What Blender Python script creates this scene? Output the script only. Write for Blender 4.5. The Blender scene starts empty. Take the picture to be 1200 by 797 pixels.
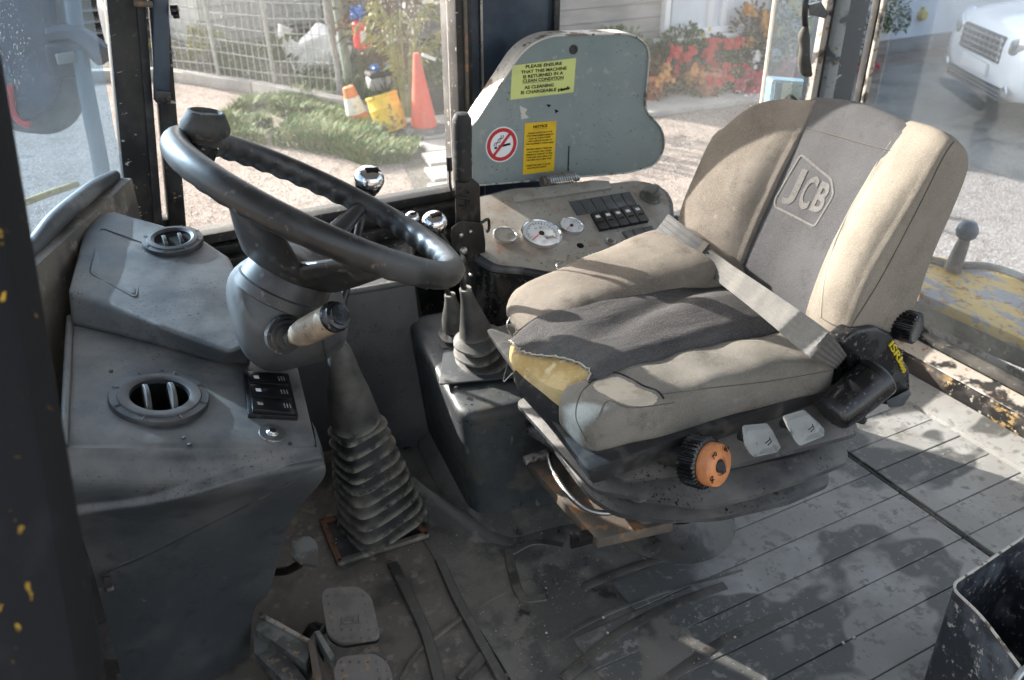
import bpy, bmesh, math, random
from mathutils import Vector, Matrix, noise
from mathutils.bvhtree import BVHTree
from mathutils.geometry import tessellate_polygon
random.seed(7)
V = Vector; R = math.radians; PI = math.pi
sc = bpy.context.scene
C = sc.collection
# ---------------------------------------------------------------- camera
FPX = 1000.0; PITCH = R(30); YAW = R(28); CAM = V((0, 0, 1.25))
FW = V((math.sin(YAW)*math.cos(PITCH), math.cos(YAW)*math.cos(PITCH), -math.sin(PITCH)))
RT = V((math.cos(YAW), -math.sin(YAW), 0)); UP = RT.cross(FW)
cam = bpy.data.cameras.new('camera'); cam.sensor_width = 36; cam.lens = 30
cam.clip_start = 0.02; cam.clip_end = 2000
cam.dof.use_dof = True; cam.dof.focus_distance = 1.3; cam.dof.aperture_fstop = 8.0
camo = bpy.data.objects.new('camera', cam); C.objects.link(camo)
camo.matrix_world = Matrix(((RT.x, UP.x, -FW.x, CAM.x), (RT.y, UP.y, -FW.y, CAM.y), (RT.z, UP.z, -FW.z, CAM.z), (0, 0, 0, 1)))
sc.camera = camo
# ---------------------------------------------------------------- daylight
SUN_AZ = math.atan2(0.89, -0.45); SUN_EL = R(22)
S = V((math.cos(SUN_AZ)*math.cos(SUN_EL), math.sin(SUN_AZ)*math.cos(SUN_EL), math.sin(SUN_EL)))
w = bpy.data.worlds.new('World'); sc.world = w; w.use_nodes = True
nt = w.node_tree; sky = nt.nodes.new('ShaderNodeTexSky'); sky.sky_type = 'NISHITA'; sky.sun_disc = False
sky.sun_elevation = SUN_EL; sky.sun_rotation = PI/2 - SUN_AZ; sky.dust_density = 3.0; sky.air_density = 1.0; sky.ozone_density = 0.3
hs_ = nt.nodes.new('ShaderNodeHueSaturation'); hs_.inputs['Saturation'].default_value = .45; nt.links.new(sky.outputs[0], hs_.inputs['Color']); nt.links.new(hs_.outputs[0], nt.nodes['Background'].inputs[0]); nt.nodes['Background'].inputs[1].default_value = 0.15
sl = bpy.data.lights.new('sun', 'SUN'); sl.energy = 4.5; sl.angle = R(0.5); sl.color = (1, .955, .89)
so = bpy.data.objects.new('sun', sl); C.objects.link(so); so.rotation_euler = S.to_track_quat('Z', 'Y').to_euler()
sc.view_settings.view_transform = 'Standard'; sc.view_settings.look = 'None'
sc.view_settings.exposure = 1.75; sc.view_settings.gamma = 1.0
# pixel of the photograph -> point of a plane of the place
def ray(u, v): return FW + RT*((u-600)/FPX) + UP*((398.5-v)/FPX)
def at(u, v, **k):
    d = ray(u, v); (a, w_), = k.items()
    if a == 'd': return CAM + d*w_
    i = 'xyz'.index(a); return CAM + d*((w_-CAM[i])/d[i])
GZ = -1.1
def G(u, v): return at(u, v, z=GZ)
def onplane(u, v, p, n):
    d = ray(u, v); n = V(n); return CAM + d*((V(p)-CAM).dot(n)/d.dot(n))
# ---------------------------------------------------------------- materials
MC = {}
def mat(name, col, rough=.6, metal=0, layers=(), bump=None, bump2=None, spec=.5, coat=0, trans=0, edge=None):
    """layers: (scale, colour, lo, hi, rough or None[, opts])"""
    m = bpy.data.materials.new(name); m.use_nodes = True; nt = m.node_tree; N = nt.nodes; L = nt.links
    b = N['Principled BSDF']; geo = N.new('ShaderNodeNewGeometry')
    def mapped(st, off=0):
        mp = N.new('ShaderNodeMapping'); mp.inputs['Scale'].default_value = st; mp.inputs['Location'].default_value = (off, off*.7, off*1.3)
        L.new(geo.outputs['Position'], mp.inputs['Vector']); return mp.outputs[0]
    def nz(scale, st=(1, 1, 1), off=0, det=5, kind='noise', rg=.6):
        if kind == 'voronoi':
            t = N.new('ShaderNodeTexVoronoi'); t.inputs['Scale'].default_value = scale; L.new(mapped(st, off), t.inputs['Vector']); return t.outputs['Distance']
        if kind == 'wave':
            t = N.new('ShaderNodeTexWave'); t.inputs['Scale'].default_value = scale; t.inputs['Distortion'].default_value = .3; L.new(mapped(st, off), t.inputs['Vector']); return t.outputs['Fac']
        t = N.new('ShaderNodeTexNoise'); t.inputs['Scale'].default_value = scale; t.inputs['Detail'].default_value = det; t.inputs['Roughness'].default_value = rg
        L.new(mapped(st, off), t.inputs['Vector']); return t.outputs['Fac']
    def ramp(x, lo, hi):
        r = N.new('ShaderNodeMapRange'); r.inputs['From Min'].default_value = lo; r.inputs['From Max'].default_value = hi
        L.new(x, r.inputs['Value']); return r.outputs[0]
    cur = None; rc = None; c0 = (*col, 1)
    for i, ly in enumerate(layers):
        scale, c2, lo, hi, rg = ly[:5]; o = ly[5] if len(ly) > 5 else {}
        if o.get('kind', 'noise') == 'noise': lo, hi = .5+(lo-.5)*.66, .5+(hi-.5)*.66
        f = ramp(nz(scale, o.get('st', (1, 1, 1)), 3.1*i+o.get('off', 0), o.get('det', 6), o.get('kind', 'noise'), o.get('rg', .6)), lo, hi)
        if 'mask' in o:
            mu = N.new('ShaderNodeMath'); mu.operation = 'MULTIPLY'; L.new(f, mu.inputs[0]); L.new(ramp(nz(o['mask'], (1, 1, 1), 9+i), .45, .6), mu.inputs[1]); f = mu.outputs[0]
        if 'grad' in o:
            sp = N.new('ShaderNodeSeparateXYZ'); L.new(geo.outputs['Position'], sp.inputs[0]); ad = N.new('ShaderNodeMath'); ad.operation = 'MULTIPLY_ADD'
            L.new(nz(7, (1, 1, 1), 2), ad.inputs[0]); ad.inputs[1].default_value = .55; L.new(sp.outputs[0], ad.inputs[2]); g_ = ramp(ad.outputs[0], *o['grad'])
            mu = N.new('ShaderNodeMath'); mu.operation = 'MAXIMUM' if 'gmax' in o else 'MULTIPLY'; L.new(f, mu.inputs[0]); L.new(g_, mu.inputs[1]); f = mu.outputs[0]
        if 'up' in o:
            sp = N.new('ShaderNodeSeparateXYZ'); L.new(geo.outputs['Normal'], sp.inputs[0])
            mu = N.new('ShaderNodeMath'); mu.operation = 'MULTIPLY'; L.new(f, mu.inputs[0]); L.new(ramp(sp.outputs[2], 0, .9), mu.inputs[1]); f = mu.outputs[0]
        if 'amt' in o:
            mu = N.new('ShaderNodeMath'); mu.operation = 'MULTIPLY'; L.new(f, mu.inputs[0]); mu.inputs[1].default_value = o['amt']; f = mu.outputs[0]
        mx = N.new('ShaderNodeMix'); mx.data_type = 'RGBA'; L.new(f, mx.inputs[0])
        if cur is None: mx.inputs[6].default_value = c0
        else: L.new(cur, mx.inputs[6])
        mx.inputs[7].default_value = (*c2, 1); cur = mx.outputs[2]
        if rg is not None:
            mr = N.new('ShaderNodeMix'); L.new(f, mr.inputs[0])
            if rc is None: mr.inputs[2].default_value = rough
            else: L.new(rc, mr.inputs[2])
            mr.inputs[3].default_value = rg; rc = mr.outputs[0]
    if edge:
        g_ = N.new('ShaderNodeMath'); g_.operation = 'MULTIPLY'; L.new(ramp(geo.outputs['Pointiness'], edge[1], edge[2]), g_.inputs[0]); L.new(ramp(nz(45, det=3), .36, .56), g_.inputs[1])
        mx = N.new('ShaderNodeMix'); mx.data_type = 'RGBA'; L.new(g_.outputs[0], mx.inputs[0])
        if cur is None: mx.inputs[6].default_value = c0
        else: L.new(cur, mx.inputs[6])
        mx.inputs[7].default_value = (*edge[0], 1); cur = mx.outputs[2]
    if cur is None: b.inputs['Base Color'].default_value = c0
    else: L.new(cur, b.inputs['Base Color'])
    if rc is None: b.inputs['Roughness'].default_value = rough
    else: L.new(rc, b.inputs['Roughness'])
    b.inputs['Metallic'].default_value = metal; b.inputs['Specular IOR Level'].default_value = spec
    b.inputs['Coat Weight'].default_value = coat
    prev = None
    for bp in (bump, bump2):
        if bp:
            bn = N.new('ShaderNodeBump'); bn.inputs['Distance'].default_value = bp[1]; bn.inputs['Strength'].default_value = bp[2] if len(bp) > 2 else 1
            L.new(nz(bp[0], bp[3] if len(bp) > 3 else (1, 1, 1), 5, 4), bn.inputs['Height'])
            if prev: L.new(prev, bn.inputs['Normal'])
            prev = bn.outputs[0]
    if prev: L.new(prev, b.inputs['Normal'])
    MC[name] = m; return m
def glassmat(name, veil, dirt, tint=(1, 1, 1), film=.5, spots=170, ior=1.22, speck=.4):
    m = bpy.data.materials.new(name); m.use_nodes = True; nt = m.node_tree; N = nt.nodes; L = nt.links; N.clear()
    out = N.new('ShaderNodeOutputMaterial'); tr = N.new('ShaderNodeBsdfTransparent'); tr.inputs[0].default_value = (*tint, 1)
    gl = N.new('ShaderNodeBsdfGlossy'); gl.inputs['Roughness'].default_value = .03
    fr = N.new('ShaderNodeFresnel'); fr.inputs[0].default_value = ior
    m1 = N.new('ShaderNodeMixShader'); L.new(fr.outputs[0], m1.inputs[0]); L.new(tr.outputs[0], m1.inputs[1]); L.new(gl.outputs[0], m1.inputs[2])
    df = N.new('ShaderNodeBsdfDiffuse'); df.inputs[0].default_value = (.62, .62, .6, 1)
    tl = N.new('ShaderNodeBsdfTranslucent'); tl.inputs[0].default_value = (.6, .6, .58, 1)
    m2 = N.new('ShaderNodeMixShader'); m2.inputs[0].default_value = film; L.new(df.outputs[0], m2.inputs[1]); L.new(tl.outputs[0], m2.inputs[2])
    geo = N.new('ShaderNodeNewGeometry')
    def noi(s, lo, hi, st=(1, 1, 1), det=6):
        mp = N.new('ShaderNodeMapping'); mp.inputs['Scale'].default_value = st; L.new(geo.outputs['Position'], mp.inputs[0])
        t = N.new('ShaderNodeTexNoise'); t.inputs['Scale'].default_value = s; t.inputs['Detail'].default_value = det; L.new(mp.outputs[0], t.inputs['Vector'])
        r = N.new('ShaderNodeMapRange'); r.inputs['From Min'].default_value = lo; r.inputs['From Max'].default_value = hi; L.new(t.outputs['Fac'], r.inputs[0]); return r.outputs[0]
    def math_(op, a, b_):
        n = N.new('ShaderNodeMath'); n.operation = op
        for i, x in enumerate((a, b_)):
            if isinstance(x, (int, float)): n.inputs[i].default_value = x
            else: L.new(x, n.inputs[i])
        return n.outputs[0]
    clouds = math_('MULTIPLY', noi(3.5, .35, .75, (1, 1, .45)), dirt)
    sp = math_('MULTIPLY', math_('MULTIPLY', noi(spots, .64, .68, det=2), noi(4, .48, .66)), speck)
    fac = math_('ADD', math_('ADD', clouds, veil), sp); fac = math_('MINIMUM', fac, .95)
    m3 = N.new('ShaderNodeMixShader'); L.new(fac, m3.inputs[0]); L.new(m1.outputs[0], m3.inputs[1]); L.new(m2.outputs[0], m3.inputs[2])
    L.new(m3.outputs[0], out.inputs[0]); MC[name] = m; return m
DUST_LIT = (.30, .27, .235)
mat('dash_plastic', (.043, .048, .052), .40, layers=[(5, (.078, .080, .080), .40, .68, .55), (26, (.026, .029, .033), .64, .90, .5), (9, DUST_LIT, .30, .75, .85, {'up': 1, 'amt': .5}), (70, (.13, .13, .12), .76, .86, .7, {'st': (1, .25, 1), 'mask': 4}), (230, (.009, .009, .01), .66, .70, .3, {'mask': 7})], bump=(420, .0004, .5), bump2=(6, .004, .4))  # upward dust also paints the ledge lighter, as if lit above the face
mat('dash_side', (.028, .034, .037), .40, layers=[(4, (.055, .062, .064), .42, .7, .55, {'st': (1, 1, .5)}), (110, (.006, .006, .008), .66, .70, .15, {'mask': 5}), (60, (.13, .14, .14), .70, .76, .7, {'st': (1, 1, .3)}), (18, (.075, .07, .06), .55, .75, .7)], bump=(7, .006, .5), bump2=(300, .0005, .5))
mat('wheel_rubber', (.017, .017, .017), .38, layers=[(14, (.05, .05, .05), .45, .7, .52), (90, (.10, .095, .085), .68, .76, .6)], bump=(600, .0002, .4))
mat('black_rubber', (.014, .014, .014), .65, layers=[(8, (.10, .093, .08), .5, .8, .9), (60, (.16, .15, .13), .66, .8, .9)], bump=(90, .001, .5))
mat('gaiter_rubber', (.014, .014, .0135), .6, layers=[(10, (.11, .10, .085), .45, .75, .9), (60, (.14, .13, .11), .70, .88, .9)], bump=(60, .0010, .6), edge=((.20, .185, .155), .51, .58))
mat('gaiter_smooth', (.04, .04, .038), .5, layers=[(10, (.10, .095, .085), .45, .75, .8)], bump=(200, .0006, .5), edge=((.22, .21, .185), .51, .58))
mat('black_paint', (.008, .008, .009), .45, layers=[(7, (.05, .045, .04), .5, .75, .7), (38, (.22, .15, .07), .70, .74, .7, {'mask': 5}), (90, (.45, .42, .36), .735, .76, .6, {'st': (.4, 1, 1)})], bump=(40, .001, .5))
mat('worn_sill', (.40, .36, .31), .55, layers=[(14, (.03, .028, .027), .52, .62, .5), (60, (.25, .14, .06), .64, .72, .7)], bump=(50, .001, .6))
mat('chipped_beam', (.014, .013, .013), .35, layers=[(24, (.30, .20, .08), .60, .67, .6, {'st': (1, .5, 1), 'rg': .7}), (60, (.42, .37, .30), .66, .70, .6), (8, (.06, .05, .045), .5, .7, .7)], bump=(50, .0015, .6))
mat('cover_paint', (.235, .270, .262), .42, layers=[(3, (.17, .215, .21), .4, .7, .5), (40, (.30, .31, .28), .66, .78, .5), (130, (.05, .045, .04), .72, .75, .6, {'mask': 6})], bump=(8, .002, .3))
mat('cover_edge_lit', (.55, .52, .47), .42, layers=[(22, (.20, .13, .09), .56, .66, .7), (70, (.08, .06, .05), .66, .72, .7)], bump=(60, .0008, .6))  # cream base paints the sunlit band of the turned edge; rust flecks are wear
mat('beige_panel', (.30, .288, .255), .5, layers=[(7, (.22, .18, .14), .45, .68, .7), (20, (.26, .13, .075), .60, .68, .8, {'mask': 4}), (110, (.08, .06, .045), .70, .74, .7)], bump=(70, .0006, .5))
mat('console_trim', (.055, .06, .066), .5, layers=[(12, (.2, .2, .19), .5, .75, .8)], bump=(120, .0005, .4))
mat('fabric_tan', (.245, .215, .175), .95, layers=[(5, (.20, .175, .143), .42, .66, None), (14, (.165, .142, .116), .58, .84, None), (500, (.33, .295, .245), .48, .62, None, {'amt': .45})], bump=(520, .0012, .8), bump2=(16, .006, .5), spec=.1)
mat('fabric_tan_shaded', (.145, .124, .104), .95, layers=[(5, (.21, .185, .155), .42, .66, None), (11, (.095, .082, .070), .60, .84, None), (34, (.22, .20, .17), .68, .80, None), (500, (.28, .25, .21), .48, .62, None, {'amt': .45})], bump=(520, .0012, .8), bump2=(16, .006, .5), spec=.1)  # tan fabric darkened to carry the shade on the far back bolster
mat('fabric_grey_tan', (.155, .143, .125), .95, layers=[(5, (.21, .195, .17), .42, .66, None), (11, (.088, .080, .071), .58, .82, None), (34, (.22, .205, .185), .68, .80, None), (500, (.26, .24, .20), .48, .62, None, {'amt': .45})], bump=(520, .0012, .8), bump2=(16, .006, .5), spec=.1)
mat('fabric_dark', (.062, .060, .061), .95, layers=[(5, (.115, .112, .11), .42, .7, None, {'st': (.5, 1, 1)}), (18, (.045, .043, .043), .55, .78, None, {'st': (.5, 1, 1)}), (400, (.15, .14, .13), .48, .62, None, {'amt': .45})], bump=(520, .0012, .8), bump2=(11, .010, .6, (.35, 1.2, 1)), spec=.1)
mat('fabric_back', (.074, .073, .076), .95, layers=[(5, (.10, .099, .101), .42, .7, None), (18, (.058, .056, .056), .6, .9, None), (500, (.13, .127, .125), .48, .62, None, {'amt': .45})], bump=(520, .0012, .8), bump2=(12, .005, .5), spec=.1)
mat('fabric_black', (.028, .028, .03), .95, layers=[(40, (.07, .065, .06), .55, .75, None)], bump=(700, .0006, .7), spec=.1)
mat('thread', (.34, .32, .28), .9, layers=[(250, (.16, .15, .13), .5, .65, None)], bump=(900, .0006, .8), spec=.1)
mat('thread_faded', (.165, .158, .15), .9, layers=[(250, (.13, .125, .115), .5, .65, None)], bump=(900, .0006, .8), spec=.1)
mat('seam', (.10, .085, .07), .9); mat('frayed', (.45, .42, .36), .95, bump=(500, .001), spec=.1)
mat('foam', (.54, .41, .21), .95, layers=[(9, (.42, .29, .12), .45, .62, None), (30, (.60, .50, .30), .6, .7, None)], bump=(70, .004, .9), spec=.1)
mat('lining', (.47, .41, .33), .95, layers=[(22, (.36, .30, .23), .5, .7, None)], bump=(300, .001, .7), bump2=(30, .003, .5), spec=.1)
mat('belt', (.075, .072, .068), .7, layers=[(9, (.12, .114, .102), .45, .7, None), (600, (.055, .053, .05), .5, .7, None)], bump=(1000, .0003, .8), spec=.3)
mat('bellows', (.048, .048, .050), .45, layers=[(8, (.10, .096, .09), .42, .7, .7), (6, DUST_LIT, .30, .8, .8, {'up': 1, 'amt': .45}), (170, (.01, .01, .01), .62, .66, .2, {'mask': 8}), (40, (.12, .11, .10), .64, .75, .8)], bump=(40, .001, .4), edge=((.20, .19, .17), .52, .60))  # dusty fold tops carry their sunlit tone in the colour
mat('orange_plastic', (.60, .235, .085), .42, layers=[(26, (.45, .17, .07), .56, .8, .6)], bump=(100, .0003, .4))
mat('pale_plastic', (.20, .205, .195), .5, layers=[(50, (.08, .075, .065), .62, .78, .7), (12, (.27, .27, .25), .5, .7, .5)], bump=(150, .0005, .5))
mat('black_plastic', (.010, .010, .011), .22, layers=[(16, (.045, .045, .045), .5, .75, .5), (120, (.13, .12, .11), .68, .76, .7)], bump=(200, .0004, .5))
mat('vent_ring', (.024, .025, .027), .4, layers=[(14, (.06, .06, .058), .5, .75, .6)], bump=(300, .0005, .5))
mat('switch_black', (.010, .010, .011), .3, layers=[(60, (.04, .04, .04), .62, .8, .6)])
mat('black_matte', (.02, .02, .021), .6, layers=[(30, (.06, .057, .052), .5, .75, .8)])
mat('chrome', (.75, .76, .78), .08, 1, layers=[(80, (.35, .33, .30), .66, .78, .35)])
mat('steel', (.42, .42, .41), .38, 1, layers=[(50, (.25, .16, .10), .6, .72, .7)])
mat('dark_steel', (.018, .017, .017), .35, .3, layers=[(30, (.07, .06, .05), .55, .75, .8)], bump=(80, .0006, .5))
mat('rusty_plate', (.14, .11, .085), .6, layers=[(14, (.10, .085, .07), .45, .6, .6), (40, (.27, .14, .07), .6, .7, .8)], bump=(60, .001, .6))
mat('grey_plate', (.19, .20, .19), .6, layers=[(14, (.10, .095, .085), .45, .6, .7), (60, (.30, .22, .15), .65, .72, .8)], bump=(60, .001, .5))
mat('pedal_rubber', (.17, .155, .14), .8, layers=[(18, (.14, .125, .11), .5, .7, .9), (50, (.30, .20, .13), .64, .72, .9)], bump=(120, .001, .6))
mat('wood_grip', (.17, .13, .09), .55, layers=[(30, (.27, .215, .15), .45, .65, .6), (120, (.12, .09, .07), .64, .72, .7)], bump=(150, .0005, .5))
mat('gauge_face', (.62, .64, .66), .5, layers=[(25, (.45, .45, .42), .5, .75, .5)])
mat('dial_olive', (.10, .10, .08), .45, layers=[(40, (.2, .19, .15), .55, .75, .6)])
mat('gauge_blank', (.30, .28, .24), .5, layers=[(40, (.18, .16, .13), .5, .7, .6)])
mat('ink', (.008, .008, .008), .8, spec=.1); mat('red_print', (.50, .02, .025), .5); mat('white_print', (.78, .79, .80), .5)
mat('yellow_sticker', (.62, .66, .22), .5, layers=[(12, (.55, .59, .22), .45, .7, None)]); mat('amber_sticker', (.72, .46, .01), .5, layers=[(20, (.60, .38, .015), .5, .7, None)])
mat('yellow_letter', (.60, .47, .03), .5); mat('lamp_white', (.72, .74, .74), .3); mat('amber_knob', (.55, .36, .10), .4)
# cab floor: dry grey mat with wet patches
mat('floor_mat', (.275, .268, .25), .72, layers=[(6, (.34, .34, .325), .42, .68, .8), (24, (.225, .222, .21), .60, .72, .8), (4.2, (.095, .095, .090), .578, .62, .40, {'off': 4, 'det': 3, 'rg': .5, 'st': (.8, 1.15, 1), 'grad': (1.28, 1.12), 'gmax': 1}), (30, (.17, .16, .145), .64, .76, .6), (45, (.19, .185, .17), .62, .70, .7), (120, (.32, .31, .29), .70, .74, .8, {'mask': 9})], bump=(260, .0005, .5), bump2=(12, .001, .4))
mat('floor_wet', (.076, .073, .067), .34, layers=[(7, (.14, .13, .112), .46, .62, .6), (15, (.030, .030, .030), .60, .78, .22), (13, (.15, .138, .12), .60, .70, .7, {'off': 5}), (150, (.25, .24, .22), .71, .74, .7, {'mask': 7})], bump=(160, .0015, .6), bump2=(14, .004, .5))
mat('mat_rib', (.085, .079, .068), .5, layers=[(9, (.05, .047, .042), .45, .62, .35), (30, (.13, .12, .10), .58, .75, .8)], bump=(160, .001, .6))
mat('floor_tan', (.16, .14, .115), .7, layers=[(8, (.085, .078, .068), .46, .62, .5), (30, (.23, .205, .17), .58, .7, .8)], bump=(90, .0015, .6))
mat('rust_edge', (.14, .065, .035), .8, layers=[(40, (.05, .03, .02), .5, .65, .8)], bump=(90, .001, .6))
mat('bin_paint', (.030, .034, .042), .45, layers=[(14, (.10, .11, .125), .5, .68, .6), (70, (.38, .36, .32), .62, .68, .7, {'rg': .75})], bump=(60, .001, .5))
mat('bin_rim', (.46, .42, .37), .5, layers=[(60, (.12, .09, .06), .58, .66, .7)])
# outside
mat('gravel', (.25, .205, .175), .95, layers=[(1.3, (.31, .26, .225), .4, .65, None), (9, (.19, .155, .13), .52, .68, None), (60, (.42, .38, .34), .55, .66, None), (45, (.17, .145, .125), .60, .68, None, {'off': 3})], bump=(50, .02, .8), spec=.1)
mat('wet_yard', (.21, .20, .175), .6, layers=[(1.2, (.27, .26, .23), .4, .65, None), (25, (.15, .14, .125), .52, .68, None), (2, (.13, .125, .11), .52, .6, .3)], bump=(40, .01, .7))
mat('pebble', (.38, .34, .30), .9, layers=[(3, (.52, .48, .44), .5, .6, None), (5, (.22, .19, .17), .55, .6, None)])
mat('concrete', (.42, .40, .37), .9, layers=[(3, (.34, .32, .29), .4, .65, None), (50, (.25, .23, .21), .6, .7, None)], bump=(50, .004, .6))
mat('soil', (.11, .10, .085), .95, layers=[(6, (.17, .16, .13), .45, .65, None), (40, (.06, .055, .045), .55, .7, None)], bump=(30, .02, .8))
def leafmat(n, c, c2, t=.35):
    m = mat(n, c, .6, layers=[(7, c2, .42, .62, None), (60, tuple(x*.6 for x in c), .55, .7, None)], spec=.2)
    b = m.node_tree.nodes['Principled BSDF']; return m
leafmat('grass', (.11, .19, .05), (.25, .27, .11)); leafmat('leaf_green', (.055, .10, .035), (.10, .15, .05)); leafmat('leaf_dark', (.025, .05, .022), (.05, .075, .03))
leafmat('leaf_straw', (.33, .31, .12), (.20, .24, .08)); leafmat('leaf_russet', (.20, .12, .07), (.12, .10, .05))
mat('petal_red', (.46, .025, .025), .6); mat('petal_pink', (.45, .045, .09), .6); mat('petal_orange', (.50, .24, .06), .6); mat('petal_yellow', (.52, .42, .14), .6); mat('petal_white', (.72, .70, .68), .6)
mat('cone_red', (.72, .10, .06), .5, layers=[(6, (.64, .12, .08), .45, .65, None), (40, (.5, .2, .15), .66, .74, None)]); mat('cone_orange', (.70, .22, .06), .5, layers=[(20, (.5, .2, .1), .55, .7, None)])
mat('cone_white', (.72, .71, .68), .5, layers=[(20, (.5, .48, .44), .55, .7, None)]); mat('cone_base', (.12, .118, .115), .8, layers=[(12, (.24, .23, .21), .5, .7, None)])
mat('drum_yellow', (.78, .52, .03), .45, layers=[(9, (.70, .42, .03), .45, .65, None), (20, (.22, .13, .05), .64, .68, .7)])
mat('ext_red', (.62, .03, .03), .35); mat('blue_plastic', (.03, .16, .50), .4); mat('galv', (.36, .37, .36), .5, .4, layers=[(20, (.25, .26, .25), .5, .7, None)])
mat('pole_green', (.22, .28, .23), .6, layers=[(12, (.32, .34, .30), .5, .7, None)]); mat('wood_pole', (.55, .38, .12), .7, layers=[(20, (.35, .24, .1), .5, .7, None)])
mat('ibc_white', (.50, .51, .50), .5, layers=[(3, (.38, .39, .38), .45, .65, None)]); mat('bag_white', (.68, .68, .67), .6, bump=(9, .05, .8))
mat('siding', (.22, .215, .205), .8, layers=[(3, (.27, .26, .25), .4, .65, None, {'st': (1, 1, 4)})]); mat('render_white', (.66, .69, .73), .85, layers=[(1.5, (.58, .61, .65), .45, .65, None)], bump=(30, .004, .5))
mat('upvc', (.76, .77, .78), .35); mat('dark_pane', (.06, .07, .075), .08, layers=[(4, (.16, .17, .17), .5, .6, .1, {'st': (1, 1, .4)})]); mat('terracotta', (.40, .15, .08), .85, layers=[(20, (.5, .25, .15), .55, .7, None)])
mat('car_paint', (.80, .82, .84), .22, coat=.8); mat('tyre', (.03, .03, .03), .8); mat('grille_dark', (.06, .065, .07), .3); mat('grille_chrome', (.62, .64, .66), .2, .8)
mat('fender_yellow', (.62, .36, .05), .5, layers=[(10, (.27, .25, .25), .49, .56, .6, {'st': (1.6, .6, 1), 'rg': .75}), (34, (.28, .13, .05), .55, .66, .8, {'rg': .75})], bump=(30, .001, .5))
mat('fender_side', (.15, .17, .155), .7, layers=[(9, (.055, .07, .055), .48, .62, .8), (30, (.23, .22, .18), .58, .7, .8)], bump=(60, .002, .5))
mat('machine_blue', (.022, .035, .06), .45, layers=[(6, (.05, .07, .095), .45, .65, None)]); mat('frame_blue', (.12, .17, .19), .5); mat('teal_plastic', (.27, .34, .32), .4, layers=[(25, (.30, .40, .38), .5, .7, None), (70, (.12, .1, .09), .66, .72, None)])
mat('post_yellow', (.008, .008, .009), .7, layers=[(55, (.55, .33, .03), .74, .76, .5, {'st': (2.2, 2.2, .6), 'mask': 9}), (7, (.02, .02, .024), .5, .7, .6)], spec=.2)
glassmat('glass_side', .02, .055, film=.4, speck=.32); glassmat('glass_front', .03, .08, (.62, .74, .86), film=.35, spots=190, ior=1.06, speck=.35); glassmat('glass_rear', .05, .15, (.88, .94, 1.0), film=.35, spots=200, speck=.3); glassmat('gauge_glass', .05, .15)
mat('roof_lining', (.30, .29, .27), .9)
# ---------------------------------------------------------------- geometry helpers: every one returns (verts, faces)
WL = {}
def mjoin(*ms):
    v, f = [], []
    for a, b in ms:
        n = len(v); v += [V(x) for x in a]; f += [tuple(i+n for i in q) for q in b]
    return v, f
XF = None
STUFF = {'foliage', 'leaves', 'flowers', 'stems', 'wire_mesh', 'cage'}
def part(name, m, material, parent=None, smooth=35, extra=(), **props):
    """m = (verts, faces); extra = [(mesh, material), ...] further materials on the same object"""
    vs = [XF@V(x) if XF else V(x) for x in m[0]]; fs = list(m[1]); mats = [material]; idx = [0]*len(fs)
    for em, emat in extra:
        n = len(vs); vs += [V(x) for x in em[0]]; fs += [tuple(i+n for i in q) for q in em[1]]
        if emat not in mats: mats.append(emat)
        idx += [mats.index(emat)]*len(em[1])
    lo = V([min(p[i] for p in vs) for i in range(3)]); hi = V([max(p[i] for p in vs) for i in range(3)]); c = (lo+hi)/2
    if parent is None: c.z = lo.z
    me = bpy.data.meshes.new(name); me.from_pydata([p-c for p in vs], [], fs)
    for k in mats: me.materials.append(MC[k])
    me.polygons.foreach_set('material_index', idx); me.validate(); me.update()
    if smooth:
        me.polygons.foreach_set('use_smooth', [True]*len(me.polygons)); me.set_sharp_from_angle(angle=R(smooth))
    o = bpy.data.objects.new(name, me); C.objects.link(o)
    pw = V((0, 0, 0))
    if parent: o.parent = parent; pw = WL[parent.name]
    o.location = c-pw; WL[o.name] = c
    for k, v_ in props.items(): o[k] = v_
    if name in STUFF: o['kind'] = 'stuff'
    return o
def thing(name, loc, label, cat, group=None):
    o = bpy.data.objects.new(name, None); C.objects.link(o); o.empty_display_size = .1; o.location = loc; WL[o.name] = V(loc)
    o['label'] = label; o['category'] = cat
    if group: o['group'] = group
    return o
def tag(o, label, cat, group=None):
    o['label'] = label; o['category'] = cat
    if group: o['group'] = group
    return o
def bev(m, w=.003, seg=2, ang=28):
    bm = bmesh.new(); vv = [bm.verts.new(p) for p in m[0]]
    for q in m[1]:
        try: bm.faces.new([vv[i] for i in q])
        except ValueError: pass
    bmesh.ops.recalc_face_normals(bm, faces=bm.faces[:])
    es = [e for e in bm.edges if e.is_manifold and e.calc_face_angle(0) > R(ang)]
    if es and w > 0: bmesh.ops.bevel(bm, geom=es, offset=w, segments=seg, profile=.6, affect='EDGES', clamp_overlap=True)
    bm.verts.index_update(); r = ([v.co.copy() for v in bm.verts], [tuple(v.index for v in f.verts) for f in bm.faces]); bm.free(); return r
def prism(a, b, bw=.003, seg=2):
    n = len(a); m = (list(a)+list(b), [tuple(range(n))[::-1], tuple(range(n, 2*n))]+[(i, (i+1) % n, n+(i+1) % n, n+i) for i in range(n)])
    return bev(m, bw, seg)
def box(c, s, rot=None, bw=.003, seg=2):
    M = rot or Matrix.Identity(3); c = V(c)
    P = lambda z: [c+M@V((x*s[0]/2, y*s[1]/2, z*s[2]/2)) for x, y in ((-1, -1), (1, -1), (1, 1), (-1, 1))]
    return prism(P(-1), P(1), min(bw, min(s)*.45), seg)
def basis(z, x=None):
    z = V(z).normalized(); x = V(x) if x else (V((1, 0, 0)) if abs(z.x) < .8 else V((0, 1, 0)))
    x = (x-z*x.dot(z)).normalized(); y = z.cross(x); return Matrix((x, y, z)).transposed()
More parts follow.
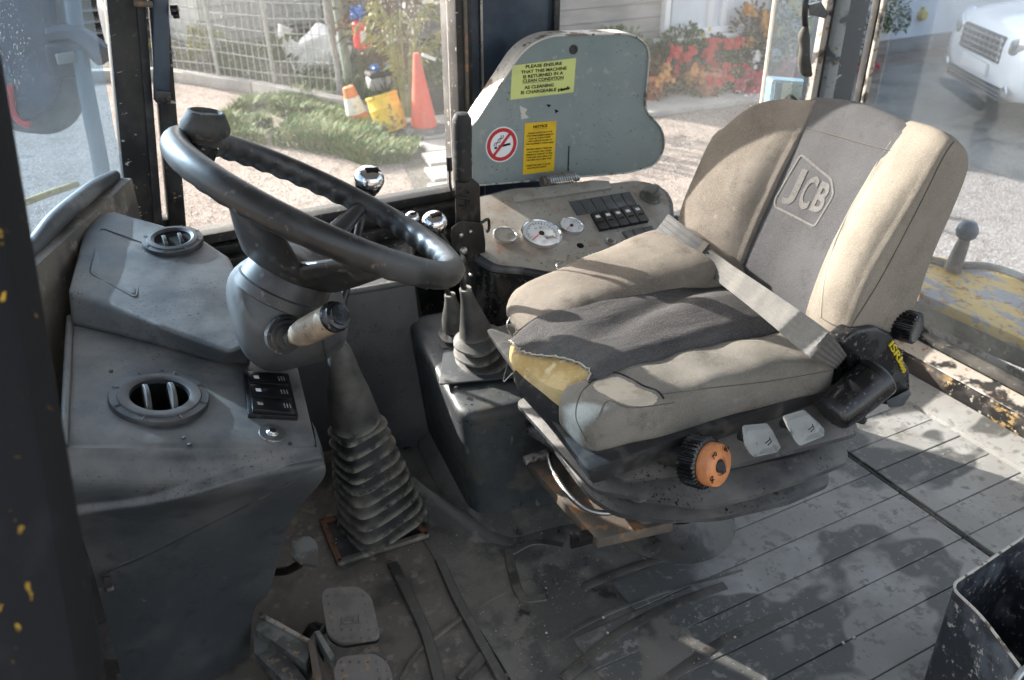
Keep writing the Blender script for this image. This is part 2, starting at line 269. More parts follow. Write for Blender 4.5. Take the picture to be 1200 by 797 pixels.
def catmull(pts, n, closed=False):
    P = [V(p) for p in pts]; out = []; m = len(P); segs = m if closed else m-1
    for i in range(segs):
        g = (lambda j: P[j % m]) if closed else (lambda j: P[max(0, min(m-1, j))])
        a, b, c, d = g(i-1), g(i), g(i+1), g(i+2)
        for k in range(n):
            t = k/n; out.append(.5*((2*b)+(c-a)*t+(2*a-5*b+4*c-d)*t*t+(3*b-a-3*c+d)*t*t*t))
    if not closed: out.append(P[-1])
    return out
def cat1(vals, n): return [p[0] for p in catmull([V((v, 0, 0)) for v in vals], n)]
def rings2mesh(rings, closed=False, caps=True):
    n = len(rings[0]); v = [p for r in rings for p in r]; f = []; m = len(rings)
    for i in range(m if closed else m-1):
        a, b = i*n, ((i+1) % m)*n
        for j in range(n): f.append((a+j, a+(j+1) % n, b+(j+1) % n, b+j))
    if caps and not closed: f.append(tuple(range(n))[::-1]); f.append(tuple(range((m-1)*n, m*n)))
    return v, f
def tube(path, r, n=12, closed=False, sm=0, caps=True, flat=None):
    P = catmull(path, sm, closed) if sm else [V(p) for p in path]
    if isinstance(r, (list, tuple)): rr = cat1(r, sm) if sm else list(r)
    else: rr = [r]*len(P)
    rings = []; m = len(P); t0 = (P[1]-P[0]).normalized(); x = basis(t0).col[0]
    for i, p in enumerate(P):
        t = (P[(i+1) % m]-P[i-1]) if closed or 0 < i < m-1 else (P[1]-P[0] if i == 0 else P[-1]-P[-2])
        t.normalize(); x = (x-t*x.dot(t)).normalized(); y = t.cross(x)
        rings.append([p+(x*math.cos(2*PI*j/n)+y*math.sin(2*PI*j/n))*rr[i] for j in range(n)])
    return rings2mesh(rings, closed, caps)
def lathe(prof, o, axis=(0, 0, 1), n=32, x=None):
    B = basis(axis, x); o = V(o)
    v, f = rings2mesh([[o+B@V((r*math.cos(2*PI*j/n), r*math.sin(2*PI*j/n), h)) for j in range(n)] for r, h in prof], caps=False)
    if prof[0][0] < .002: f.append(tuple(range(n))[::-1])
    if prof[-1][0] < .002: f.append(tuple(range((len(prof)-1)*n, len(prof)*n)))
    return v, f
def torus(o, axis, Rr, r, n=48, k=12):
    B = basis(axis); return tube([V(o)+B@V((Rr*math.cos(2*PI*i/n), Rr*math.sin(2*PI*i/n), 0)) for i in range(n)], r, k, closed=True)
def sring(c, U, W, ru, rw, n=28, e=.6):
    c = V(c); U = V(U); W = V(W); s = lambda a: math.copysign(abs(a)**e, a)
    return [c+U*ru*s(math.cos(2*PI*j/n))+W*rw*s(math.sin(2*PI*j/n)) for j in range(n)]
def pillow(st, U=(0, 1, 0), W=(0, 0, 1), e=.6, n=36, sub=6, rnd=.03, wob=.0, wf=9):
    """st: [(centre, ru, rw)], a padded roll along the path with rounded ends"""
    cs = catmull([s[0] for s in st], sub); a = cat1([s[1] for s in st], sub); b = cat1([s[2] for s in st], sub)
    tot = [0]
    for i in range(1, len(cs)): tot.append(tot[-1]+(cs[i]-cs[i-1]).length)
    T = tot[-1]; pts = [rnd*(1-math.cos(PI/2*k/7)) for k in range(7)]; par = pts+[rnd+(T-2*rnd)*k/(len(cs)+6) for k in range(1, len(cs)+6)]+[T-p for p in reversed(pts)]
    rings = []
    for s in par:
        i = max(0, min(len(cs)-2, next((k for k in range(len(tot)-1) if tot[k+1] >= s-1e-9), len(tot)-2)))
        t = (s-tot[i])/max(1e-9, tot[i+1]-tot[i]); c = cs[i].lerp(cs[i+1], t); ra = a[i]+(a[i+1]-a[i])*t; rb = b[i]+(b[i+1]-b[i])*t
        d = min(s, T-s); k = 1-(1-min(1, d/rnd))**2; k = max(.02, k)**.5
        sh = rnd*.85*(1-k)
        rings.append(sring(c, U, W, max(.001, ra-sh), max(.001, rb-sh), n, e))
    v, f = rings2mesh(rings)
    if wob:
        v = [p+V((noise.noise(p*wf), noise.noise(p*wf+V((7, 3, 1))), noise.noise(p*wf+V((1, 9, 4)))*1.4))*wob for p in v]
    return v, f
def grid(fn, nu, nv, thick=None):
    v = [fn(i/nu, j/nv) for i in range(nu+1) for j in range(nv+1)]; k = nv+1
    f = [(i*k+j, i*k+j+1, (i+1)*k+j+1, (i+1)*k+j) for i in range(nu) for j in range(nv)]
    if thick:
        t = V(thick); n = len(v); v += [p+t for p in v]; f += [tuple(q+n for q in reversed(x)) for x in f[:nu*nv]]
        ed = [(i*k, (i+1)*k) for i in range(nu)]+[((i+1)*k+nv, i*k+nv) for i in range(nu)]+[(j+1, j) for j in range(nv)]+[(nu*k+j, nu*k+j+1) for j in range(nv)]
        f += [(a, b, b+n, a+n) for a, b in ed]
    return v, f
def roundpoly(pts, r, n=5):
    out = []; m = len(pts)
    for i in range(m):
        p, a, b = V(pts[i]), V(pts[i-1]), V(pts[(i+1) % m]); q = r[i] if isinstance(r, (list, tuple)) else r
        da, db = (a-p), (b-p); q = min(q, da.length*.49, db.length*.49)
        s, e = p+da.normalized()*q, p+db.normalized()*q
        for k in range(n+1): t = k/n; out.append(s*(1-t)**2+p*2*t*(1-t)+e*t*t)
    return out
def text(name, body, o, xdir, ydir, size, material, parent, depth=.0006, bold=.0, sx=1.0, align='CENTER', spacing=1.0, shear=0):
    cu = bpy.data.curves.new(name or 'print', 'FONT'); cu.body = body; cu.size = size; cu.extrude = depth; cu.offset = bold; cu.align_x = align; cu.align_y = 'CENTER'; cu.space_character = spacing; cu.shear = shear; cu.resolution_u = 3
    ob = bpy.data.objects.new('print_source', cu); C.objects.link(ob); dg = bpy.context.evaluated_depsgraph_get(); dg.update()
    me = bpy.data.meshes.new_from_object(ob.evaluated_get(dg)); vs = [v.co.copy() for v in me.vertices]; fs = [tuple(p.vertices) for p in me.polygons]
    bpy.data.objects.remove(ob); bpy.data.curves.remove(cu); bpy.data.meshes.remove(me)
    x = V(xdir).normalized(); y = V(ydir).normalized(); z = x.cross(y).normalized(); o = V(o)
    m = ([o+x*p.x*sx+y*p.y+z*p.z for p in vs], fs)
    return part(name, m, material, parent, smooth=0) if name else m
def bvh(o):
    me = o.data; w_ = WL[o.name]; return BVHTree.FromPolygons([v.co+w_ for v in me.vertices], [tuple(p.vertices) for p in me.polygons])
def patch(name, poly, o, material, parent, off=.0012, res=7, jag=0, jf=.08):
    """a thin piece lying on the surface of o, outline given where it stands in the photograph"""
    T = bvh(o); P = [V((a, b, 0)) for a, b in poly]
    Q = catmull(P, res, True)
    if jag: Q = [q+V((noise.noise(q*jf*3)*jag, noise.noise(q*jf*3+V((5, 5, 5)))*jag, 0)) for q in Q]
    c = sum(Q, V((0, 0, 0)))/len(Q); v = []; f = []; K = 6; n = len(Q)
    for k in range(K+1):
        for q in Q:
            s = c.lerp(q, (k+.02)/(K+.02)); d = ray(s.x, s.y).normalized(); h = T.ray_cast(CAM, d)
            p = h[0] if h[0] else CAM+d*1.2
            v.append(p-d*off*(1 if k < K else -1.2))
    for k in range(K):
        for j in range(n): f.append((k*n+j, k*n+(j+1) % n, (k+1)*n+(j+1) % n, (k+1)*n+j))
    f.append(tuple(range(n)))
    return part(name, (v, f), material, parent)
def on(o_bvh, u, v, off=.001):
    d = ray(u, v).normalized(); h = o_bvh.ray_cast(CAM, d); return (h[0]-d*off) if h[0] else None
# ================================================================ SETTING
def struct(name, m, material, smooth=35, **k):
    o = part(name, m, material, None, smooth, **k); o['kind'] = 'structure'; return o
# the yard, one sheet to the horizon
def gsheet(name, pts, material, z): return struct(name, ([V((x, y, z)) for x, y in pts], [tuple(range(len(pts)))]), material, smooth=0)
struct('ground', grid(lambda a, b: V((-150+400*a, -150+400*b, GZ)), 8, 8), 'gravel', smooth=0)
wy = [G(*p) for p in ((1000, 130), (1030, 76), (1300, 40))]
gsheet('yard', [(6.6, 2.0), (6.9, 6.0), (7.0, 7.34), (16, 7.34), (16, -4), (3.0, -4), (3.0, 0)], 'wet_yard', GZ+.004)
a, b, c_, d_ = G(690, 142), G(850, 127), V((7.0, 7.9, 0)), V((4.2, 7.9, 0))
pv = struct('pavement', prism([V((4.3, 6.95, GZ-.02)), V((6.95, 6.80, GZ-.02)), V((7.0, 8.05, GZ-.02)), V((4.3, 8.05, GZ-.02))], [V((4.3, 6.95, GZ+.05)), V((6.95, 6.80, GZ+.05)), V((7.0, 8.05, GZ+.05)), V((4.3, 8.05, GZ+.05))], .01), 'concrete')
# soil behind the kerb
k0, k1, k2 = G(190, 92), G(300, 108), G(420, 132)
gsheet('soil_bank', [(k0.x-4, k0.y+1.2), (k0.x, k0.y), (k1.x, k1.y), (k2.x, k2.y), (3.3, 8.0), (4.3, 8.6), (4.6, 20), (-6, 20)], 'soil', GZ+.008)
kb = [V((-2.7, 12.4, 0)), V((k0.x, k0.y, 0)), V((k1.x, k1.y, 0)), V((k2.x, k2.y, 0))]
ks_ = [(kb[0].lerp(kb[1], i/5), kb[0].lerp(kb[1], (i+1)/5)) for i in range(5)]+[(kb[1], kb[2]), (kb[2], kb[3])]
ker = struct('kerb', mjoin(*[box(((p+q)/2)+V((0, 0, GZ)), ((q-p).length, .16, .05), basis((0, 0, 1), q-p), .01) for p, q in ks_[:1]]), 'concrete')
for p, q in ks_[1:]: part('kerb_stone', box(((p+q)/2)+V((0, 0, GZ+.05)), ((q-p).length-.02, .12, .14), basis((0, 0, 1), q-p), .012), 'concrete', ker)
path = struct('path', ([V((2.30, 5.9, GZ+.006)), V((3.3, 5.5, GZ+.006)), V((3.9, 8.3, GZ+.006)), V((2.75, 7.75, GZ+.006))], [(0, 1, 2, 3)]), 'soil', smooth=0)
for i in range(6):
    for j in range(2):
        y0 = 5.75+i*.36; x0 = 2.42+i*.125+j*.50
        part('paving_slab', prism([V((x0+a, y0+b_-.05*j, GZ-.01)) for a, b_ in ((.0, .01), (.46, -.06), (.49, .26), (.04, .32))], [V((x0+a, y0+b_-.05*j, GZ+.03+.006*((i+j) % 3))) for a, b_ in ((.0, .01), (.46, -.06), (.49, .26), (.04, .32))], .008, 1), 'concrete', path)
def scatter(name, n, fn, material, s0, s1, flat=.6):
    v, f = [], []
    for _ in range(n):
        p = fn(); s = random.uniform(s0, s1); k = len(v); a0 = random.random()*6
        for j in range(4): v.append(p+V((math.cos(a0+j*PI/2)*s*random.uniform(.7, 1.2), math.sin(a0+j*PI/2)*s*random.uniform(.7, 1.2), s*.05)))
        v.append(p+V((0, 0, s*flat)))
        f += [(k+j, k+(j+1) % 4, k+4) for j in range(4)]
    o = part(name, (v, f), material, None, smooth=0); o['kind'] = 'stuff'; return o
def yardpt():
    y = random.uniform(3.2, 8.4); x = random.uniform(.2+y*.02, 1.2+y*.75); return V((x, y, GZ+.003))
tag(scatter('gravel_stones', 14000, yardpt, 'pebble', .003, .010), 'loose pale stones scattered over the gravel yard outside', 'gravel')
def inpoly(p, poly):
    c = False; j = len(poly)-1
    for i in range(len(poly)):
        if (poly[i][1] > p.y) != (poly[j][1] > p.y) and p.x < (poly[j][0]-poly[i][0])*(p.y-poly[i][1])/(poly[j][1]-poly[i][1])+poly[i][0]: c = not c
        j = i
    return c
def blades(n, poly, h0, h1, tilt=.6):
    xs = [p[0] for p in poly]; ys = [p[1] for p in poly]; v, f = [], []
    while n:
        p = V((random.uniform(min(xs), max(xs)), random.uniform(min(ys), max(ys)), GZ))
        if not inpoly(p, poly) or noise.noise(p*2.3)+.6*noise.noise(p*6) < -.16: continue
        n -= 1; h = random.uniform(h0, h1)*(1+.8*noise.noise(p*1.7)); a = random.random()*6.28; wd = .006+.006*random.random(); d = V((math.cos(a), math.sin(a), 0)); t = V((-d.y, d.x, 0))*random.uniform(.1, tilt)*h
        k = len(v); v += [p-d*wd, p+d*wd, p+d*wd*.6+t*.4+V((0, 0, h*.6)), p-d*wd*.6+t*.4+V((0, 0, h*.6)), p+t*1.2+V((0, 0, h))]; f += [(k, k+1, k+2, k+3), (k+3, k+2, k+4)]
    return v, f
gp = [G(*p) for p in ((262, 138), (300, 118), (345, 112), (400, 128), (432, 150), (478, 152), (492, 170), (478, 190), (430, 196), (395, 182), (330, 172), (275, 165))]
gr = part('grass', blades(30000, [(p.x, p.y) for p in gp], .03, .15, 1.1), 'grass', None, smooth=0); gr['kind'] = 'stuff'; tag(gr, 'tuft of rough green grass growing over the yard edge before the kerb', 'grass')
gp2 = [G(*p) for p in ((300, 95), (420, 118), (520, 122), (520, 60), (230, 60), (206, 80))]
g2 = part('weeds', blades(6000, [(p.x, p.y) for p in gp2], .06, .22), 'leaf_green', None, smooth=0); g2['kind'] = 'stuff'; tag(g2, 'low scruffy weeds on the dark soil behind the kerb', 'weeds')
# ---------------------------------------------------------------- cab: floor
fl = struct('cab_floor', prism([V((x, y, -.10)) for x, y in ((-.35, .15), (1.86, .15), (1.86, 1.90), (-.35, 1.90))], [V((x, y, -.007)) for x, y in ((-.35, .15), (1.86, .15), (1.86, 1.90), (-.35, 1.90))], 0), 'floor_wet')
ye = [.257+.08*k for k in range(14)]
def stripx0(y): return .93 if y > .8 else .83-.0*(y)
for k in range(len(ye)-1):
    y0, y1 = ye[k]+.0012, ye[k+1]-.0012
    xl = .90 if y0 > .96 else (.74 if y0 > .88 else .60)
    part('mat_strip', box(((xl+1.456)/2, (y0+y1)/2, -.002), (1.456-xl, y1-y0, .012), None, .0012, 1), 'floor_mat', fl)
    part('mat_strip', box(((1.470+1.765)/2, (y0+y1)/2, -.002+.0008*(k % 2)), (.290, y1-y0, .012), None, .0012, 1), 'floor_mat', fl)
part('mat_joint', box((1.4632, .78, -.004), (.006, 1.04, .012), None, .001), 'black_rubber', fl)
part('floor_edge', prism([V((1.77, .2, -.006)), V((1.862, .2, -.006)), V((1.862, 1.88, -.006)), V((1.77, 1.88, -.006))], [V((1.775, .2, .006)), V((1.862, .2, .022)), V((1.862, 1.88, .022)), V((1.775, 1.88, .006))], .002), 'floor_mat', fl)
# moulded footwell mat, gently uneven, with raised ribs
def fw(a, b):
    x = .46+.52*a; y = .30+1.0*b
    return V((x, y, .002+.006*noise.noise(V((x*6, y*6, 0)))+.010*max(0, noise.noise(V((x*2.2, y*2.6, 3)))) - .012*max(0, (x-.80)/.18)))
part('footwell_mat', grid(fw, 34, 60, (0, 0, -.02)), 'floor_wet', fl)
def crumbs(n, fn, s0, s1):
    v, f = [], []
    for _ in range(n):
        p = fn(); s_ = random.uniform(s0, s1); k = len(v); a0 = random.random()*6
        v += [p+V((math.cos(a0+j*2.09)*s_, math.sin(a0+j*2.09)*s_, -.0005)) for j in range(3)]+[p+V((0, 0, s_*.9))]; f += [(k, k+1, k+3), (k+1, k+2, k+3), (k+2, k, k+3)]
    return v, f
def fpt():
    p = V((random.uniform(.25, 1.8), random.uniform(.4, 1.5), .0105))
    if p.x > .95: p.z = .0045
    return p
dg_ = part('floor_grit', crumbs(1500, fpt, .0006, .0018), 'pebble', None, smooth=0); dg_['kind'] = 'stuff'; dg_['label'] = 'fine dry grit and mud crumbs strewn over the cab floor mat'; dg_['category'] = 'grit'
GRIT = ['larger of the two pale grit stones together on the floor near the black bin', 'smaller right grit stone of the pair on the floor near the black bin', 'grit stone on the wet floor left of its close neighbour below the seat pedestal', 'grit stone farthest left in the wet footwell below the seat slide', 'grit stone just right of its neighbour on the wet floor below the seat', 'pale grit stone alone on the wet floor strips left of the pair', 'grit stone highest up in the footwell near the seat slide', 'dark speck of grit on the dry floor just left of the mat joint']
def ribbon(path, w0, h=.003, sm=6):
    P = catmull(path, sm); r = []
    for i, p in enumerate(P):
        t = P[min(i+1, len(P)-1)]-P[max(i-1, 0)]; n = V((-t.y, t.x, 0)).normalized()*w0/2
        r.append([p-n, p-n*.8+V((0, 0, h)), p+n*.8+V((0, 0, h)), p+n, p+n-V((0, 0, .006)), p-n-V((0, 0, .006))])
    return rings2mesh(r)
def flatz(m, z0, k): return [V((p.x, p.y, z0+(p.z-z0)*k)) for p in m[0]], m[1]
def ribpath(px, z=.008): return [at(u, v_, z=z) for u, v_ in px]
for px_, r_ in ((((460, 660), (480, 700), (500, 745), (515, 800)), .009), (((515, 655), (535, 700), (560, 745), (590, 800)), .008), (((596, 645), (600, 668), (612, 700), (640, 700)), .008), (((596, 650), (625, 636), (660, 640)), .007)):
    part('mat_rib', ribbon(ribpath(px_, .0075), r_*2.4, .003), 'mat_rib', fl)
for k, px_ in enumerate((((540, 797), (590, 745), (650, 705), (720, 672), (790, 650)), ((660, 797), (720, 745), (780, 712), (850, 686)), ((780, 797), (850, 750), (915, 722)), ((470, 797), (500, 755), (580, 700), (680, 655)), ((585, 797), (680, 735), (760, 700), (870, 668)))):
    part('mat_rib', ribbon(ribpath(px_, .0045), .020 if k in (0, 1, 2) else .007, .0012), 'mat_rib' if k in (0, 1, 2) else 'floor_wet', fl)
# tan steel floor beside the lever boot, with the rusty opening
def ftan(a, b):
    x = -.05+.52*a; y = .30+1.55*b; return V((x, y, .0+.003*noise.noise(V((x*5, y*5, 8)))))
part('toe_plate', grid(ftan, 16, 30, (0, 0, -.02)), 'floor_tan', fl)
oc = [at(u, v_, z=.006) for u, v_ in ((378, 612), (470, 596), (500, 628), (398, 660))]
part('floor_opening', prism([p-V((0, 0, .004)) for p in oc], oc, .001), 'black_matte', fl)
for i in range(4):
    p, q = oc[i], oc[(i+1) % 4]; part('opening_edge', box((p+q)/2+V((0, 0, .003)), ((q-p).length+.008, .012, .010), basis((0, 0, 1), q-p), .002), 'rust_edge' if i != 2 else 'floor_tan', fl)
def ftr(a, b):   # raised transmission fold between the boot and the seat box
    p = at(470, 540, y=1.38).lerp(at(610, 640, z=0), a); s = math.sin(PI*b)
    return V((p.x, p.y-.05+.12*b, max(0, .10*(1-a)**1.6)*s+.008*s))
part('floor_fold', grid(ftr, 16, 12), 'floor_wet', fl)
for i_, (u, v_, s_) in enumerate(((988, 754, .004), (1001, 748, .004), (707, 724, .0035), (640, 742, .003), (712, 742, .003), (861, 747, .003), (640, 690, .003), (1037, 620, .003))):
    p = at(u, v_, z=.006); st = tag(part('grit_stone', bev(box(p+V((0, 0, s_*.4)), (s_*1.6, s_*1.3, s_), Matrix.Rotation(u, 3, 'Z'), 0), s_*.3, 1), 'bin_rim', None), GRIT[i_], 'stone', 'grit on the cab floor')
# cab sides and posts
def quadprism(p4, t, bw=.003): return prism([V(p) for p in p4], [V(p)+V(t) for p in p4], bw)
cab = thing('cab_frame', (0.9, 1.0, -.1), 'black painted steel cab frame with posts, sills and rusty chips around the seat', 'cab frame')
WY = 1.90
part('front_post', quadprism([at(143, 200, y=WY)+V((-.046, 0, -.38)), at(184, 262, y=WY)+V((-.035, 0, -.25)), at(172, 0, y=WY)+V((.07, 0, .7)), at(122, 0, y=WY)+V((.09, 0, .7))], (.0, .07, 0), .006), 'black_paint', cab)
part('post_seal', quadprism([at(182, 262, y=WY-.004)+V((-.014, 0, -.1)), at(192, 262, y=WY-.004)+V((-.014, 0, -.1)), at(180, 0, y=WY-.004)+V((.07, 0, .7)), at(170, 0, y=WY-.004)+V((.07, 0, .7))], (0, .05, 0), .004), 'worn_sill' if 0 else 'black_matte', cab)
part('window_channel', quadprism([at(193, 268, y=WY-.012)+V((0, 0, -.1)), at(213, 270, y=WY-.012)+V((0, 0, -.1)), at(200, 0, y=WY-.012)+V((.07, 0, .7)), at(182, 0, y=WY-.012)+V((.07, 0, .7))], (0, .05, 0), .004), 'black_paint', cab)
part('middle_post', quadprism([(.853, WY-.02, .0), (.895, WY-.02, .0), (.895, WY-.02, 1.7), (.853, WY-.02, 1.7)], (0, .09, 0), .006), 'black_paint', cab)
part('post_strip', quadprism([(.872, WY-.028, .3), (.880, WY-.028, .3), (.880, WY-.028, 1.7), (.872, WY-.028, 1.7)], (0, .01, 0), .002), 'rusty_plate', cab)
part('post_panel', quadprism([(.897, WY+.01, .3), (1.128, WY+.0, .3), (1.128, WY+.0, 1.7), (.897, WY+.01, 1.7)], (0, .05, 0), .004), 'machine_blue', cab)
part('panel_trim', quadprism([(.925, WY-.004, .4), (.931, WY-.004, .4), (.931, WY-.004, 1.7), (.925, WY-.004, 1.7)], (0, .014, 0), .001), 'steel', cab)
part('panel_trim', quadprism([(1.121, WY-.012, .4), (1.137, WY-.012, .4), (1.137, WY-.012, 1.7), (1.121, WY-.012, 1.7)], (0, .03, 0), .002), 'black_rubber', cab)
# lower rails of the side window, stepped
zr = .497
for k, (dy, z0, z1, mt) in enumerate(((0, zr-.024, zr, 'black_rubber'), (-.016, zr-.050, zr-.027, 'worn_sill' if 0 else 'black_paint'), (-.034, zr-.085, zr-.054, 'black_paint'), (-.05, zr-.118, zr-.090, 'black_rubber'), (-.062, zr-.20, zr-.124, 'black_paint'))):
    part('window_rail', box(((.19+.85)/2, WY+.02+dy, (z0+z1)/2), (.66, .06, z1-z0), None, .005), mt, cab)
part('side_wall', box((-.11, WY+.03, .41), (.60, .04, .26), None, .003), 'black_paint', cab)
part('side_wall', box((.36, WY+.02, .13), (1.5, .05, .33), None, .003), 'black_paint', cab)
part('side_wall', quadprism([(1.0, WY-.03, -.1), (1.88, 1.70, -.1), (1.88, 1.70, .30), (1.0, WY-.03, .30)], (.0, .05, 0), .003), 'black_paint', cab)
part('window_rail', quadprism([(1.13, WY-.015, .29), (1.88, 1.715, .29), (1.88, 1.715, .335), (1.13, WY-.015, .335)], (0, .05, 0), .006), 'black_rubber', cab)
# rear corner post
cp = lambda u, v_, y: at(u, v_, y=y)
for (ua, ub, y, mt, nm, t) in ((967, 985, 1.72, 'worn_sill', 'post_edge', .03), (985, 992, 1.715, 'black_matte', 'post_seal', .04), (1000, 1004, 1.70, 'worn_sill', 'post_edge', .03)):
    p0, p1 = cp(ua, 60, y), cp(ub, 60, y)
xa, xb = cp(958, 60, 1.72).x, cp(972, 60, 1.72).x
part('rear_post', quadprism([(cp(962, 60, 1.72).x, 1.715, .05), (cp(1002, 60, 1.72).x, 1.70, .05), (cp(1002, 60, 1.72).x, 1.70, 1.7), (cp(962, 60, 1.72).x, 1.715, 1.7)], (.01, .06, 0), .005), 'black_paint', cab)
part('post_edge', quadprism([(cp(957, 60, 1.72).x, 1.712, .2), (cp(963, 60, 1.72).x, 1.708, .2), (cp(963, 60, 1.72).x, 1.708, 1.7), (cp(957, 60, 1.72).x, 1.712, 1.7)], (0, .02, 0), .002), 'worn_sill', cab)
part('post_edge', quadprism([(cp(974, 60, 1.70).x, 1.694, .2), (cp(983, 60, 1.70).x, 1.690, .2), (cp(983, 60, 1.70).x, 1.690, 1.7), (cp(974, 60, 1.70).x, 1.694, 1.7)], (0, .02, 0), .002), 'worn_sill', cab)
part('window_seal', box((1.905, cp(1013, 60, 1.6).y-.0+.0, .87), (.02, .022, 1.62), None, .004), 'black_rubber', cab)
part('window_seal', box((1.905, 1.582, .87), (.016, .010, 1.62), None, .003), 'worn_sill', cab)
# rear sill beam
part('rear_beam', prism([V((1.865, y, z)) for y, z in ((-.4, -.02), (1.72, -.02), (1.72, .062), (-.4, .062))], [V((1.985, y, z)) for y, z in ((-.4, -.02), (1.72, -.02), (1.72, .085), (-.4, .085))], .008), 'chipped_beam', cab)
part('beam_top', prism([V((1.874, y, .0655)) for y in (-.4, 1.72)]+[V((1.932, y, .078)) for y in (1.72, -.4)], [V((1.874, y, .0685)) for y in (-.4, 1.72)]+[V((1.932, y, .081)) for y in (1.72, -.4)], .001, 1), 'worn_sill', cab)
part('window_seal', box((1.945, .65, .094), (.03, 2.1, .022), None, .006), 'black_rubber', cab)
part('window_seal', box((1.972, .65, .104), (.012, 2.1, .026), None, .004), 'worn_sill', cab)
# front sill under the windscreen
A, B = at(134, 203, z=.655), at(36, 292, z=.60)
B = at(30, 300, y=1.50); A = at(135, 208, y=1.88)
dv = (B-A).normalized(); nrm = V((dv.y, -dv.x, 0)).normalized()
part('front_sill', prism([A+V((0, 0, 0)), A+nrm*-.035+V((0, 0, .0)), A+nrm*-.035-V((0, 0, .35)), A-V((0, 0, .35))], [B+dv*.35, B+dv*.35+nrm*-.035, B+dv*.35+nrm*-.035-V((0, 0, .4)), B+dv*.35-V((0, 0, .4))], .006), 'floor_tan', cab)
part('windscreen_seal', tube([A+V((0, 0, .004)), A.lerp(B, .3)+V((.006, 0, .016)), A.lerp(B, .7)+V((.004, 0, .016)), B, B+dv*.3], [.012, .016, .017, .016, .016], 12, sm=5), 'console_trim', cab)
# roof overhead and the opened doorway's post close by on the left
part('roof', box((.80, 1.04, 1.72), (2.3, 1.86, .06), None, .01), 'roof_lining', cab)
E1, E2 = at(19, 150, d=.50), at(128, 797, d=.46); dd = (E2-E1).normalized(); E0 = E1-dd*.45; E3 = E2+dd*.5
sx = V((-RT.x, -RT.y, 0)); bk = V((FW.x, FW.y, 0)).normalized()*-.05
part('door_post', prism([E0, E0+sx*.10, E0+sx*.10+bk, E0+bk*.6], [E3, E3+sx*.13, E3+sx*.13+bk, E3+bk*.6], .004), 'post_yellow', cab)
part('door_seal', tube([E0+bk*.3+sx*.008, E1+bk*.3+sx*.008, E2+bk*.3+sx*.008, E3+bk*.3+sx*.008], .004, 10), 'black_rubber', cab)
part('front_bulkhead', box((-.20, 1.08, .20), (.04, 1.60, .66), None, .004), 'black_paint', cab)
part('door_sill', box((.55, .20, -.03), (1.9, .07, .10), None, .006), 'black_paint', cab)
# window panes
part('side_window', box((.52, WY+.022, 1.09), (.66, .005, 1.19), None, 0), 'glass_side', cab)
part('rear_side_window', quadprism([(1.138, WY-.004, .335), (1.80, 1.742, .335), (1.80, 1.742, 1.69), (1.138, WY-.004, 1.69)], (0, .004, 0), 0), 'glass_side', cab)
gA, gB = V((A.x-.012, A.y+.0, .6)), V((B.x-.012, B.y, .6)); gd = (gB-gA).normalized(); gB = gB+gd*.5; gA = gA-gd*.07
part('windscreen', quadprism([(gA.x, gA.y, .62), (gB.x, gB.y, .45), (gB.x-.03, gB.y, 1.69), (gA.x+.05, gA.y, 1.69)], (-.004, 0, 0), 0), 'glass_front', cab)
part('rear_window', box((1.957, .62, .90), (.005, 1.93, 1.60), None, 0), 'glass_rear', cab)
part('rear_corner_window', quadprism([(1.86, 1.70, .335), (1.905, 1.592, .335), (1.905, 1.592, 1.69), (1.86, 1.70, 1.69)], (.003, 0, 0), 0), 'glass_rear', cab)
# opened pane edge outside, with its handle and latch
pe = thing('opened_window', at(892, 125, y=1.85), 'pale glass edge of the side window hinged open beside the rear post', 'window')
e0, e1 = at(891, 132, y=1.86), at(908, 0, y=1.86); e2 = e1+(e1-e0).normalized()*.5
part('pane_edge', tube([e0+(e0-e1).normalized()*.25, e0, e1, e2], .0055, 8), 'frayed', pe)
part('pane', prism([e0+V((.004, 0, -.2)), e0+V((.25, .04, -.2)), e2+V((.25, .04, .0)), e2+V((.004, 0, 0))], [e0+V((.004, .004, -.2)), e0+V((.25, .044, -.2)), e2+V((.25, .044, 0)), e2+V((.004, .004, 0))], 0), 'glass_front', pe)
hd = part('window_handle', tube([at(944, 30, y=1.68), at(942, 42, y=1.675), at(943, 55, y=1.67), at(942, 70, y=1.67), at(944, 82, y=1.67), at(950, 88, y=1.67)], [.006, .0145, .0135, .0155, .0165, .006], 16, sm=5), 'black_rubber', cab)
part('bracket', tube([at(950, -30, y=1.69), at(945, -5, y=1.685), at(943, 15, y=1.68), at(944, 34, y=1.68)], .008, 10, sm=4), 'dark_steel', hd)
part('release_lever', prism([at(u, v_, y=1.675) for u, v_ in ((948, 6), (963, 2), (971, 16), (968, 22), (950, 18))], [at(u, v_, y=1.675)+V((0, .012, 0)) for u, v_ in ((948, 6), (963, 2), (971, 16), (968, 22), (950, 18))], .003), 'console_trim', hd)
lt = thing('window_latch', at(925, 120, y=1.86), 'worn pale teal latch housing outside the opened side window', 'latch')
lp = roundpoly([at(u, v_, y=1.88) for u, v_ in ((905, 93), (953, 97), (951, 128), (901, 126))], .012)
part('housing', prism(lp, [p+V((.012, .05, 0)) for p in lp], .004), 'teal_plastic', lt)
part('cover_plate', prism([p.lerp(sum(lp, V())/len(lp), .12)+V((-.002, -.006, 0)) for p in lp], [p.lerp(sum(lp, V())/len(lp), .12)+V((-.002, -.001, 0)) for p in lp], .002), 'teal_plastic', lt)
part('catch', tube([at(920, 118, y=1.87), at(925, 112, y=1.868), at(932, 116, y=1.868), at(934, 120, y=1.87)], .004, 8, sm=3), 'dark_steel', lt)
